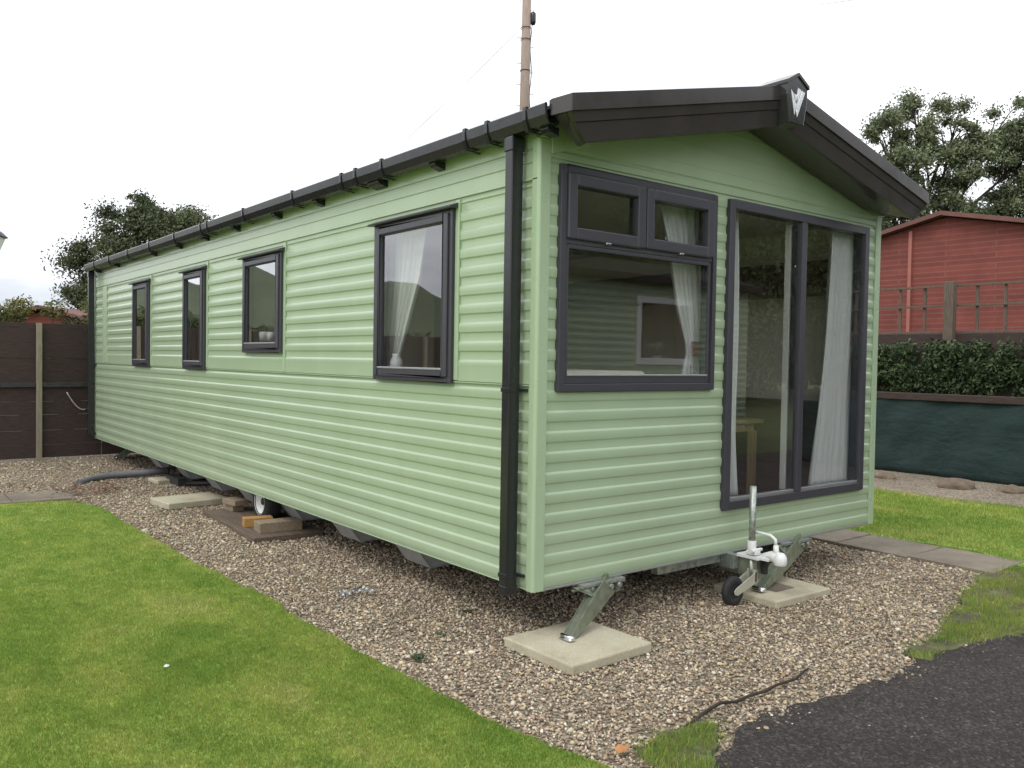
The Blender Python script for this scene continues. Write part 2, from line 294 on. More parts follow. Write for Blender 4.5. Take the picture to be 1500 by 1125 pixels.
TP = [(-.62, -1.52), (-.2, -1.40), (.05, -1.30), (.35, -1.275), (.7, -1.33), (1.1, -1.335), (1.5, -1.36), (2.0, -1.38), (2.6, -1.55), (3.3, -1.70), (4.3, -1.56), (6, -1.45), (40, -1.2), (40, -5.6), (-.3, -5.6)]
sheet('tarmac_road', ragged([(x, y-.07 if y > -1.5 and x < 3 else y) for x, y in TP], .075, 14), .010, TARMAC)
sheet('soil_patch', ragged([(4.0, -.95), (3.65, -1.02), (3.55, -1.12), (3.9, -1.22), (4.6, -1.30), (5.2, -1.1), (4.7, -.92)], .07, 30), .0175, SOIL)
sheet('soil_strip', ragged([(7.4, 8), (7.42, 1.5), (7.5, .4), (8.4, -.6), (12, -1.2), (12, 8)], .05, 17), .006, GRAVEL)
# paths (each slab a piece of the path's mesh with joints)
pm = M()
for i, (y0, y1) in enumerate([(-.835, -.16), (-.15, .50), (.51, 1.32), (1.33, 2.1), (2.11, 2.9), (2.91, 3.7), (3.71, 4.5)]):
    t = [.003, -.002, .004, 0, .002, 0, 0][i]
    pm.hexa([(3.98+t*2, y0, -.03), (4.62, y0+.01, -.03), (4.62, y1, -.03), (3.99, y1, -.03), (3.98+t*2, y0, .022+t), (4.62, y0+.01, .024+t), (4.62, y1, .022), (3.99, y1, .024+t)])
struct(pm.build('paved_path', PAVE, bevel=.008))
pm = M()
for i in range(6):
    x1 = -1.02-i*.62; pm.box((x1-.61, 6.72, -.03), (x1, 7.42, .018+.003*(i % 2)), .01*(i % 3-1))
struct(pm.build('paved_path', PAVE, bevel=.008))

def in_poly(X, Y, P):
    P = np.array(P); c = np.zeros(len(X), bool); j = len(P)-1
    for i in range(len(P)):
        xi, yi = P[i]; xj, yj = P[j]
        if yi != yj:
            t = ((yi > Y) != (yj > Y)) & (X < (xj-xi)*(Y-yi)/(yj-yi)+xi); c ^= t
        j = i
    return c
# ---- pebbles
ICO_V = []; b = bmesh.new(); bmesh.ops.create_icosphere(b, subdivisions=1, radius=1); ICO_V = np.array([v.co[:] for v in b.verts]); ICO_F = np.array([[v.index for v in f.verts] for f in b.faces]); b.free()
def pebbles(name, X, Y, Z, r, mat, pal, parent=None, bright=1.):
    n = len(X); A = rng.normal(size=(n, 3, 3)); Q, _ = np.linalg.qr(A)
    sc = rng.uniform(.65, 1.25, (n, 3)); sc[:, 2] *= .6
    V = ICO_V[None]*sc[:, None, :]*rng.uniform(.82, 1.12, (n, 12, 1)); V = np.einsum('nij,nkj->nki', Q, V); V[:, :, 2] *= .75
    V = V*r[:, None, None]+np.stack([X, Y, Z], 1)[:, None, :]
    F = (ICO_F[None]+np.arange(n)[:, None, None]*12).reshape(-1, 3)
    c = np.array(pal)[rng.integers(0, len(pal), n)]*rng.uniform(.75, 1.2, (n, 1))*bright
    return np_mesh(name, V.reshape(-1, 3), F, mat, parent, np.repeat(c, 20, 0), True)
PAL = [(.40, .33, .22), (.50, .41, .28), (.29, .23, .155), (.58, .51, .38), (.17, .14, .105), (.37, .26, .18), (.42, .37, .28), (.12, .095, .07), (.60, .54, .43), (.31, .22, .15), (.52, .43, .26), (.24, .21, .17), (.40, .31, .21)]
def scatter_box(n, x0, x1, y0, y1): return rng.uniform(x0, x1, n), rng.uniform(y0, y1, n)
X, Y = scatter_box(390000, -2.9, 4.6, -2.0, 10.8)
dc = np.hypot(X+3.04, Y+3.63); keep = rng.random(len(X)) < np.clip((6.2/dc)**2, .16, 1)
lead = np.interp(X, [-.6, 0, .5, 1, 2, 4], [-1.44, -1.385, -1.39, -1.42, -1.46, -1.6])+.02*np.sin(X*14)+.015*np.sin(X*37)
keep &= (Y > lead) | ((rng.random(len(X)) < .45*np.exp((Y-lead)/.035)+.035*np.exp((Y-lead)/.16)))
keep &= (X > -1.1) | (Y > 7.45); keep &= (X < 4.1) | (Y < -.9)
keep &= ~in_poly(X, Y, [(p[0]-.015, p[1]) for p in LLp]) & ~(in_poly(X, Y, VGp) & (rng.random(len(X)) > .04)) & ~(in_poly(X, Y, V2p) & (rng.random(len(X)) > .06))
keep &= ~((X > 3.97) & (Y > -.84))
edge = (X < -.6) | (Y < -1.2)
# the raked mass thins out under the far end
keep &= (X < 2.2) | (Y < 2.5)
X, Y = X[keep], Y[keep]; dc = np.hypot(X+3.04, Y+3.63)
r = rng.lognormal(math.log(.0074), .36, len(X))*np.clip(dc/6.5, 1, 1.22)
g1 = pebbles('gravel_stones', X, Y, hz(X, Y)+.004+rng.uniform(0, .006, len(X)), r, PEB, PAL, bright=1.22)
tag(g1, 'mixed buff and brown gravel stones around the caravan', 'gravel', kind='stuff')
# ---- grass blades
def blades(name, X, Y, z, h, wd, label):
    n = len(X); a = rng.uniform(0, 2*np.pi, n); t = rng.uniform(-.6, .6, (n, 2)); H = h*rng.uniform(.5, 1.2, n); W = wd*rng.uniform(.7, 1.3, n)
    dx, dy = np.cos(a)*W*.5, np.sin(a)*W*.5
    V = np.empty((n, 3, 3)); V[:, 0] = np.stack([X-dx, Y-dy, np.full(n, z)], 1); V[:, 1] = np.stack([X+dx, Y+dy, np.full(n, z)], 1); V[:, 2] = np.stack([X+t[:, 0]*H, Y+t[:, 1]*H, z+H], 1)
    F = np.arange(n*3).reshape(n, 3); k = rng.uniform(.72, 1.32, n); tn = np.stack([k*rng.uniform(.85, 1.2, n), k, k*rng.uniform(.7, 1.1, n)], 1)
    s = rng.random(n) < .05; tn[s] = tn[s]*np.array([2.0, 1.35, 1.9])
    o = np_mesh(name, V.reshape(-1, 3), F, BLADE, None, tn); tag(o, label, 'grass', kind='stuff'); return o
n = 1500000; X, Y = scatter_box(n, -4.2, -.5, -2.4, 6.8)
dd = (X+3.04)*.6195+(Y+3.63)*.7845; xx = ((X+3.04)*.785-(Y+3.63)*.6193)/np.maximum(dd, .1)
k = (dd > 2.6) & (xx > -.66) & (xx < .25) & (rng.random(n) < np.clip((4.2/np.maximum(dd, .1))**1.6, 0, 1)) & in_poly(X, Y, LLp)
blades('lawn_grass', X[k], Y[k], .018, .020, .0046, 'short mown grass of the lawn left of the caravan')
ptsx = []; ptsy = []
for P, nn_, bx in ((RLp, 160000, (4.5, 8.5, -1.5, 4.5)), (VGp, 45000, (1.5, 5.3, -1.8, -.7)), (V2p, 9000, (-.65, .1, -1.7, -1.1))):
    X, Y = scatter_box(nn_, *bx); k = in_poly(X+rng.normal(0, .025, nn_), Y+rng.normal(0, .025, nn_), P) & ((bx[0] > 4) | (np.sin(X*9+np.sin(Y*13))+np.sin(Y*17+X*5)+rng.normal(0, .6, nn_) > -.95)); ptsx.append(X[k]); ptsy.append(Y[k])
blades('lawn_grass', np.concatenate(ptsx[:1]), np.concatenate(ptsy[:1]), .016, .034, .006, 'bright mown grass between the paved path and netting')
blades('verge_grass', np.concatenate(ptsx[1:]), np.concatenate(ptsy[1:]), .014, .030, .004, 'ragged grass creeping between gravel and tarmac')

# ------------------------------------------------------------------ caravan
CV = thing('static_caravan', (0, 0, 0), 'pale green clad static caravan with dark window frames and brown gable canopy', 'caravan')
W, L, ZB, ZJ, ZU, ZT = 3.66, 10.62, .324, 1.477, 2.634, 2.90
fS = lambda u, z, o: (-o, u, z)            # left side wall
fF = lambda u, z, o: (u, -o, z)            # front wall
fR = lambda u, z, o: (W+o, u, z)
fB = lambda u, z, o: (u, L+o, z)
def rows(z0, zt, first, pitch, d=.009):
    """cladding profile: proud band, sky-facing ledge, recess, down-facing lip"""
    P = [(z0, d if (first-z0) % pitch < pitch*.5 else 0)]; k = first
    while k < zt-.02:
        for dz, o in ((-.051, d*.80), (-.030, d*.92), (-.008, d), (-.004, d*.9), (.004, .0035), (.008, .0015), (.030, .0), (.052, .0005), (.055, .001), (.063, d*.72)):
            if z0 < k+dz < zt: P.append((k+dz, o))
        k += pitch
    P.append((zt, P[-1][1])); P.sort(); return P
def wall(mapf, u0, u1, prof, holes, name, mat, parent, ulim=None):
    zs = sorted(set([z for z, o in prof]+[h[2] for h in holes if prof[0][0] < h[2] < prof[-1][0]]+[h[3] for h in holes if prof[0][0] < h[3] < prof[-1][0]]))
    ox = np.interp(zs, [p[0] for p in prof], [p[1] for p in prof]); us = sorted(set([u0, u1]+[h[0] for h in holes]+[h[1] for h in holes]))
    m = M(); vs = [mapf(u, z, o) for z, o in zip(zs, ox) for u in us]; fs = []; n = len(us)
    for i in range(len(zs)-1):
        for j in range(n-1):
            uc, zc = (us[j]+us[j+1])/2, (zs[i]+zs[i+1])/2
            if any(h[0] < uc < h[1] and h[2] < zc < h[3] for h in holes): continue
            fs.append((i*n+j, i*n+j+1, (i+1)*n+j+1, (i+1)*n+j))
    m.add(vs, fs, True); o = m.build(name, mat, parent, recalc=True)
    md = o.modifiers.new('split', 'EDGE_SPLIT'); md.split_angle = R(22)
    return o
SW = [(.84, 1.77, 1.50, 2.56), (3.50, 4.34, 1.69, 2.535), (5.53, 6.17, 1.50, 2.535), (7.64, 8.30, 1.50, 2.535)]   # side openings
FWH = [(.17, 1.49, 1.475, 2.70), (1.70, 3.42, .65, 2.70)]
prof = rows(ZB, ZJ-.004, .393, .117)+[(ZJ-.002, .014), (ZJ+.004, .014), (ZJ+.006, .002)]+rows(ZJ+.01, ZU-.03, 1.612, .1155)+[(ZU-.026, .003), (ZU-.004, .003), (ZU-.002, .016), (ZU+.004, .016), (ZU+.010, .009), (2.72, .009), (2.724, .003), (2.730, .003), (2.734, .009), (2.792, .009), (2.798, .0), (2.806, .0), (2.812, .009), (ZT, .009)]
wall(fS, 0, L, prof, SW, 'side_wall', CLAD, CV)
wall(fR, 0, L, rows(ZB, ZT, .393, .117), [(5, 5.9, 1.5, 2.5)], 'side_wall', CLAD, CV)
wall(fB, 0, W, rows(ZB, ZT, .393, .117), [], 'rear_wall', CLAD, CV)
fp = rows(ZB, 2.76, .393, .117)+[(2.765, .011), (2.80, .011), (2.812, .002), (2.82, .002), (2.83, .011), (2.90, .011)]
wall(fF, 0, W, fp, FWH, 'front_wall', CLAD, CV)
gz = lambda x: 2.98+.232*(x if x < W/2 else W-x)
for y, sg in ((-.012, -1), (L+.003, 1)):
    gb = M(); zt = gz(W/2)-.001
    gb.prism([(0, y, 2.90), (W, y, 2.90), (W, y, 2.98), (W/2, y, zt), (0, y, 2.98)], (0, .02, 0)); g_ = gb.build('gable_board', CLAD, CV, bevel=.002)
    for z in (3.02, 3.16):
        xa = (z-2.98)/.232+.04; yy = y-.003 if sg < 0 else y+.0201
        M().prism([(xa, yy, z), (W-xa, yy, z), (W-xa-.03, yy, z+.014), (xa+.03, yy, z+.014)], (0, .0031, 0)).build('gable_rib', CLAD, g_)
# aluminium base strip, floor, roof
M().box((.02, -.008, ZB-.014), (W-.02, .03, ZB-.001)).build('base_strip', ALU, CV, bevel=.002)
M().box((-.004, .02, ZB-.010), (.03, L, ZB-.001)).build('base_strip', TRIM, CV)
M().box((.035, .035, ZB), (W-.03, L-.03, ZB+.05)).build('floor', DKSTEEL, CV)
rf = M()
for s in (0, 1):
    xa, xb = (-.10, W/2) if s == 0 else (W+.10, W/2)
    za, zb = 2.975, gz(W/2)+.03
    rf.hexa([(xa, -.20, za-.02), (xb, -.20, zb-.02), (xb, L+.1, zb-.02), (xa, L+.1, za-.02), (xa, -.20, za), (xb, -.20, zb), (xb, L+.1, zb), (xa, L+.1, za)])
rf.build('roof', BROWN, CV)
# eaves board behind the gutter
M().box((-.035, -.18, 2.90), (-.0115, L+.06, 2.952)).build('eaves_board', BLACKP, CV)
# corner trims
ct = M()
def corner(m, x, y, sx, sy, wx, wy, z0, z1, t=.016):
    # L section wrapping a corner at (x, y); sx, sy point outwards; wx along x, wy along y
    pl = [(x+sx*t, y+sy*t), (x-sx*wx, y+sy*t), (x-sx*wx, y-0*sy), (x, y), (x, y-sy*wy), (x+sx*t, y-sy*wy)]
    c = .012; pl = [(x+sx*t, y+sy*(t-c)), (x+sx*(t-c), y+sy*t)]+pl[1:]
    m.prism([(a, b_, z0) for a, b_ in pl], (0, 0, z1-z0))
corner(ct, 0, 0, -1, -1, .07, .045, ZB-.012, 2.86); o = ct.build('corner_trim', TRIM, CV, bevel=.005, seg=3)
ct = M(); corner(ct, W, 0, 1, -1, .07, .045, ZB-.012, 2.86); ct.build('corner_trim', TRIM, CV, bevel=.005, seg=3)
ct = M(); corner(ct, 0, L, -1, 1, .07, .05, ZB-.012, 2.86); ct.build('corner_trim', TRIM, CV, bevel=.005, seg=3)
# swept head of the corner under the canopy
hd = M(); pts = [(.07, 2.78), (.36, 2.868), (.36, 2.99), (-.014, 2.95), (-.014, 2.862), (.0705, 2.862)]
hd.prism([(a, -.026, z) for a, z in pts], (0, .024, 0)); hd.build('corner_head', TRIM, CV, bevel=.004)
# vertical joint strips right of each side window
for y0, y1 in [(.755, .80), (3.42, 3.465), (5.44, 5.48), (7.545, 7.585)]:
    M().box((-.0155, y0, ZJ+.012), (-.001, y1, ZU-.012)).build('cladding_joint', TRIM, CV, bevel=.003)
M().box((-.0155, 9.85, ZJ+.012), (-.001, 10.1, ZU-.012)).build('cladding_joint', TRIM, CV, bevel=.003)
# gutter: squared trough with lip
def gutter(x, s, name='gutter'):
    pr = [(0, 2.975), (.012, 2.985), (.020, 2.975), (.018, 2.925), (.034, 2.884), (.085, 2.880), (.100, 2.900), (.100, 2.945), (.106, 2.945), (.106, 2.893), (.09, 2.872), (.028, 2.876), (.006, 2.92)]
    g_ = M(); g_.prism([(x+s*a, -.205, z) for a, z in pr], (0, L+.32, 0)); return g_.build(name, BLACKP, CV)
gu = gutter(-.145, 1)
for y in (-.05, .30, .52, 1.52, 1.90, 2.12, 3.0, 4.1, 5.1, 5.3, 6.2, 7.2, 8.2, 9.2, 10.1):
    M().prism([(-.150, y, 2.968), (-.146, y, 2.992), (-.125, y, 2.992), (-.125, y, 2.97), (-.135, y, 2.93), (-.117, y, 2.868), (-.03, y, 2.864), (-.03, y, 2.856), (-.124, y, 2.860), (-.148, y, 2.92)], (0, .028, 0)).build('gutter_clip', BLACKP, gu)
for y in (-.17, .14, .93, 1.66, 2.66, 3.5, 4.5, 5.4, 6.3, 7.3, 9.1, 10.2):
    wd = .16 if abs(y-1.66) < .01 else .07
    M().prism([(-.09, y, 2.876), (-.09, y, 2.862), (-.07, y, 2.846), (-.0105, y, 2.832), (-.0105, y, 2.876)], (0, wd, 0)).build('gutter_bracket', BLACKP, gu)
gutter(W+.145, -1)
# downpipes
def downpipe(y, z0):
    m = M(); m.box((-.116, y, z0), (-.036, y+.066, 2.875)); d = m.build('downpipe', BLACKP, CV, bevel=.006, seg=3)
    M().box((-.122, y-.006, 2.79), (-.030, y+.072, 2.868)).build('pipe_socket', BLACKP, d, bevel=.006)
    M().box((-.119, y-.003, z0-.004), (-.033, y+.069, z0+.05)).build('pipe_shoe', BLACKP, d, bevel=.004)
    for z in (1.44, .385): M().box((-.120, y-.004, z), (-.032, y+.070, z+.025)).box((-.032, y-.045, z+.004), (-.012, y+.11, z+.02)).build('pipe_clip', BLACKP, d, bevel=.002)
    return d
downpipe(.10, .29); downpipe(10.54, .33)

# windows
def barbox(m, f, u0, u1, z0, z1, o0, o1):
    P = [f(u, z, o) for z in (z0, z1) for (u, o) in ((u0, o0), (u1, o0), (u1, o1), (u0, o1))]; m.hexa(P)
def ring(m, f, u0, u1, z0, z1, t, o0, o1, tb=None, tt=None):
    tb = tb or t; tt = tt or t
    barbox(m, f, u0, u0+t, z0, z1, o0, o1); barbox(m, f, u1-t, u1, z0, z1, o0, o1)
    barbox(m, f, u0+t, u1-t, z0, z0+tb, o0, o1); barbox(m, f, u0+t, u1-t, z1-tt, z1, o0, o1)
def pane(f, u0, u1, z0, z1, o, parent):
    m = M(); barbox(m, f, u0, u1, z0, z1, o, o+.006); return m.build('pane', GLASS, parent)
def side_window(u0, u1, z0, z1):
    m = M(); ring(m, fS, u0, u1, z0, z1-.02, .036, -.06, .038); wd = m.build('window', ANTH, CV, bevel=.003)
    m = M(); ring(m, fS, u0+.036, u1-.036, z0+.036, z1-.056, .052, -.03, .052, .052, .05); s = m.build('sash', ANTH, wd, bevel=.007, seg=3)
    m = M(); ring(m, fS, u0+.086, u1-.086, z0+.086, z1-.104, .008, .01, .040); m.build('glazing_bead', ALU if False else ANTH, wd, bevel=.002)
    pane(fS, u0+.088, u1-.088, z0+.088, z1-.106, .022, wd)
    m = M(); barbox(m, fS, u0+.09, u1-.09, z0+.080, z0+.092, .046, .056); m.build('sill_bead', ALU, wd, bevel=.002)
    m = M(); a, b_ = u0-.03, u1+.035; m.prism([fS(a, z1-.030, .012), fS(a, z1-.034, .075), fS(a, z1-.022, .078), fS(a, z1+.006, .012)], Vector(fS(b_, 0, 0))-Vector(fS(a, 0, 0))); m.build('drip_rail', ANTH, wd, bevel=.002)
    return wd
for a in [(.80, 1.80, 1.470, 2.60), (3.46, 4.38, 1.655, 2.575), (5.485, 6.215, 1.468, 2.575), (7.59, 8.35, 1.466, 2.575)]: side_window(*a)
# front casement window
m = M(); ring(m, fF, .135, 1.525, 1.445, 2.735, .045, -.06, .034); barbox(m, fF, .18, 1.48, 2.29, 2.33, -.05, .031); fwin = m.build('window', ANTH, CV, bevel=.003)
for u0, u1 in ((.180, .818), (.826, 1.480)):
    m = M(); ring(m, fF, u0, u1, 2.318, 2.69, .068, -.03, .050); s = m.build('top_sash', ANTH, fwin, bevel=.008, seg=3)
    pane(fF, u0+.066, u1-.066, 2.384, 2.624, .018, fwin)
    m = M(); barbox(m, fF, (u0+u1)/2-.02, (u0+u1)/2+.02, 2.308, 2.320, .030, .052); m.build('window_latch', SHINY, fwin, bevel=.002)
m = M(); ring(m, fF, .180, 1.480, 1.490, 2.290, .026, -.02, .026, .05); m.build('glazing_bead', ANTH, fwin, bevel=.005)
m = M(); barbox(m, fF, .205, 1.455, 1.535, 1.547, .012, .032); m.build('sill_bead', ALU, fwin, bevel=.002)
pane(fF, .204, 1.456, 1.538, 2.266, .012, fwin)
# front french window (two tall panes)
m = M(); ring(m, fF, 1.655, 3.455, .615, 2.735, .062, -.06, .036); barbox(m, fF, 2.505, 2.568, .677, 2.673, -.05, .040); dw = m.build('tall_window', ANTH, CV, bevel=.005)
m = M(); barbox(m, fF, 1.717, 3.393, .677, .697, -.02, .018); m.build('sill_bead', ALU, dw, bevel=.002)
pane(fF, 1.715, 2.507, .695, 2.675, .010, dw); pane(fF, 2.566, 3.395, .695, 2.675, .010, dw)
m = M(); barbox(m, fF, 2.505, 2.562, .68, 2.67, -.11, -.061)
m.build('inner_jamb', CEIL, dw, bevel=.003)
# canopy
cz = lambda x: 3.005+.232*(x+.09 if x < W/2 else (W+.09-x))
def roofline(xs): return xs
CY = -.36
for s in (0, 1):
    mx_ = (lambda x: x) if s == 0 else (lambda x: W-x)
    m = M(); T = .092
    # band: face with top return
    a, c = -.09, W/2
    def P(x, y, dz): return (mx_(x), y, cz(x if x < W/2 else x)+dz)
    band = [P(a, CY, 0), P(c, CY, 0), P(c, CY, -T), P(a, CY, -T)]
    m.prism(band, (0, .022, 0))
    # roof lid of the canopy
    m.hexa([P(a, CY+.0221, -.03), P(c, CY+.0221, -.03), P(c, .12, -.03), P(a-.02, -.20, -.03), P(a, CY+.0221, -.002), P(c, CY+.0221, -.002), P(c, .12, -.002), P(a-.02, -.20, -.002)])
    # left return of the band
    m.hexa([(mx_(a-.022), -.215, cz(a)-T), (mx_(a-.0005), CY+.0005, cz(a)-T), (mx_(a-.0005), CY+.03, cz(a)-T), (mx_(a), -.215, cz(a)-T), (mx_(a-.022), -.215, cz(a)-.004), (mx_(a-.0005), CY+.0005, cz(a)-.001), (mx_(a-.0005), CY+.03, cz(a)-.001), (mx_(a), -.215, cz(a)-.004)])
    can = m.build('canopy', BROWN, CV, bevel=.006, seg=3)
    # tilted fascia plate with a crease, diagonal end, then the underside back to the wall
    h1, h2 = .058, .165
    def Q(x, y, dz): return (mx_(x), y, cz(x)-T+dz)
    e = lambda dz: -.09+(.14*(-dz)/h2 if dz < 0 else 0)          # diagonal end
    m = M()
    m.hexa([Q(e(0)+.004, CY+.012, .003), Q(c, CY+.012, .003), Q(c, CY+.022, -h1), Q(e(-h1), CY+.022, -h1), Q(e(0)+.004, CY+.05, .003), Q(c, CY+.05, .003), Q(c, CY+.06, -h1), Q(e(-h1), CY+.06, -h1)])
    m.hexa([Q(e(-h1), CY+.030, -h1+.0005), Q(c, CY+.030, -h1+.0005), Q(c, CY+.045, -h2), Q(e(-h2), CY+.045, -h2), Q(e(-h1), CY+.059, -h1+.0005), Q(c, CY+.059, -h1+.0005), Q(c, CY+.07, -h2), Q(e(-h2), CY+.07, -h2)])
    fa = m.build('fascia', BROWN, can, bevel=.004)
    zf = lambda x: cz(x)-T-h2
    zw = lambda x: 2.873+.226*(x-.30)
    B_ = [(mx_(.06), CY+.0705, zf(.06)+.002), (mx_(c), CY+.0705, zf(c)+.002), (mx_(c), -.030, zw(c)), (mx_(.30), -.030, zw(.30)), (mx_(.09), -.22, zf(.09)+.004)]
    m = M(); m.prism(B_, (0, 0, .02)); m.build('soffit', BROWN, can)
    m = M(); m.hexa([Q(e(0)+.003, CY+.051, 0), (mx_(-.085), -.216, cz(-.09)-T), (mx_(.075), -.218, zf(.06)+.004), Q(e(-h2), CY+.0702, -h2), Q(e(0)+.03, CY+.051, 0), (mx_(-.055), -.216, cz(-.09)-T), (mx_(.105), -.218, zf(.06)+.006), Q(e(-h2)+.03, CY+.0702, -h2)])
    m.build('fascia_end', BROWN, can, bevel=.002)
# apex badge
BY = -.412
bp_ = [(W/2-.115, 3.44), (W/2, 3.505), (W/2+.115, 3.44), (W/2+.115, 3.36), (W/2+.078, 3.185), (W/2-.078, 3.185), (W/2-.115, 3.36)]
m = M(); m.prism([(x, BY, z) for x, z in bp_], (0, .13, 0)); bd = m.build('badge', SMOKE, CV, bevel=.008, seg=3)
m = M(); bq = [(W/2+(x-W/2)*1.06, z+(.012 if z > 3.43 else 0)) for x, z in bp_[:3]]; m.prism([(x, BY-.01, z) for x, z in bq]+[(bq[2][0], BY-.01, bq[2][1]-.025), (bq[1][0], BY-.01, bq[1][1]-.025), (bq[0][0], BY-.01, bq[0][1]-.025)], (0, .26, 0)); m.build('badge_cap', BROWN, bd, bevel=.003)
em = M(); 
def EP(u, v): return (W/2+(u-650)/310*.215+.002, BY-.004, 3.415-(v-390)/520*.30)
for q in ([(532, 425), (576, 462), (620, 600), (598, 700)], [(586, 464), (628, 468), (640, 530), (626, 585)], [(648, 385), (698, 398), (628, 640), (612, 575)], [(708, 402), (760, 415), (640, 715), (620, 655)]):
    em.prism([EP(*t_) for t_ in q], (0, .006, 0))
em.build('emblem', CHROME, bd, bevel=.001)
# chassis
ch = M()
for x in (.92, 2.66):
    ch.box((x, .25, ZB-.20), (x+.05, L-.3, ZB-.012)); ch.box((x-.03, .25, ZB-.21), (x+.08, L-.3, ZB-.20))
for y in (.6, 3.2, 6.0, 8.6): ch.box((.97, y, ZB-.17), (2.66, y+.05, ZB-.05))
ch.build('chassis', GALV, CV)
OUTR = mottled('pale_grey_outrigger_steel', (.50, .51, .50), .12, 14, .5, .15)
for y in (1.62, 2.70, 3.82, 4.92, 6.0, 7.1, 8.3):
    m = M(); m.prism([(.919, y, ZB-.245), (.36, y, ZB-.245), (.22, y, ZB-.06), (.22, y, ZB-.012), (.919, y, ZB-.012)], (0, .045, 0)); m.prism([(.919, y-.01, ZB-.251), (.355, y-.01, ZB-.251), (.21, y-.01, ZB-.062), (.215, y-.01, ZB-.055), (.36, y-.01, ZB-.2455), (.919, y-.01, ZB-.2455)], (0, .34, 0)); m.prism([(.918, y+.275, ZB-.245), (.36, y+.275, ZB-.245), (.22, y+.275, ZB-.06), (.22, y+.275, ZB-.012), (.918, y+.275, ZB-.012)], (0, .04, 0)); m.build('outrigger', OUTR, CV)
# tow hitch: A-frame, post, coupling
m = M()
for x0 in (.98, 2.68): m.hexa([(x0, 1.2, ZB-.10), (x0+.05, 1.2, ZB-.10), (1.86 if x0 > 2 else 1.80, .10, ZB-.10), (1.82 if x0 > 2 else 1.76, .10, ZB-.10), (x0, 1.2, ZB-.02), (x0+.05, 1.2, ZB-.02), (1.86 if x0 > 2 else 1.80, .10, ZB-.03), (1.82 if x0 > 2 else 1.76, .10, ZB-.03)])
m.box((1.10, .05, ZB-.085), (1.74, .11, ZB-.02)); m.box((1.745, -.06, ZB-.115), (1.80, .16, ZB-.012)); m.build('hitch_frame', GALV, CV, bevel=.003)
m = M(); m.box((1.805, -.20, ZB-.155), (1.895, .10, ZB-.03)); hb = m.build('hitch_beam', STEADY, CV, bevel=.005)
m = M(); m.box((1.775, -.235, ZB-.027), (1.90, -.06, ZB-.002)); m.box((1.80, -.30, ZB-.026), (1.875, -.235, ZB-.004)); m.tube([(1.835, -.24, ZB-.005), (1.835, -.30, ZB+.012), (1.835, -.345, ZB+.004)], [.026, .034, .040]); m.lathe([(.0, .052), (.026, .046), (.042, .022), (.046, -.005), (.040, -.035), (.0, -.036)], (1.835, -.365, ZB-.004)); m.build('coupling_head', CHALK, hb, bevel=.004)
m = M(); m.tube([(1.835, -.335, ZB+.02), (1.835, -.33, ZB+.09)], [.022, .016]); m.tube([(1.835, -.33, ZB+.085), (1.835, -.325, ZB+.125), (1.835, -.29, ZB+.147), (1.83, -.23, ZB+.153), (1.82, -.16, ZB+.158)], [.011, .011, .010, .009, .008]); m.build('coupling_handle', CHALK, hb)
m = M(); m.box((1.85, -.24, ZB-.13), (1.885, -.205, ZB-.03)); m.build('breakaway_stop', RUBBER, hb, bevel=.004)
# jockey wheel
m = M(); m.tube([(1.80, -.165, .30), (1.80, -.165, .792)], .0215, 20); jw = m.build('jockey_wheel', GALV, CV)
m = M(); m.tube([(1.80, -.165, .325), (1.80, -.165, .42)], .030, 20); m.box((1.77, -.215, .33), (1.83, -.14, .355)); m.tube([(1.75, -.20, .36), (1.86, -.20, .36)], .012); m.build('jockey_clamp', CHALK, jw, bevel=.003)
m = M(); m.tube([(1.80, -.165, .14), (1.80, -.165, .31)], .016, 14); m.build('jockey_stem', GALV, jw)
jx, jy, jz = 1.60, -.165, .105
for yy in (-.050, .036):
    pass
m = M()
for yy in (-.036, .026): m.prism([(jx-.018, jy+yy, jz-.018), (jx+.012, jy+yy, jz-.026), (1.815, jy+yy, .135), (1.815, jy+yy, .215), (1.79, jy+yy, .205), (jx-.008, jy+yy, jz+.024), (jx-.026, jy+yy, jz+.006)], (0, .006, 0))
m.box((1.795, jy-.036, .14), (1.822, jy+.032, .225)); m.build('jockey_fork', mottled('pale_grey_zinc', (.50, .50, .42), .08, 20, .45, .3), jw, bevel=.002)
m = M(); m.lathe([(.045, -.024), (.088, -.024), (.098, -.014), (.101, 0), (.098, .014), (.088, .024), (.045, .024), (.045, -.024)], (jx, jy, jz), 'Y'); m.build('tyre', RUBBER, jw)
m = M(); m.lathe([(.0, -.016), (.030, -.016), (.045, -.022), (.045, .022), (.030, .016), (.0, .016)], (jx, jy, jz), 'Y'); m.build('hub', DKSTEEL, jw)
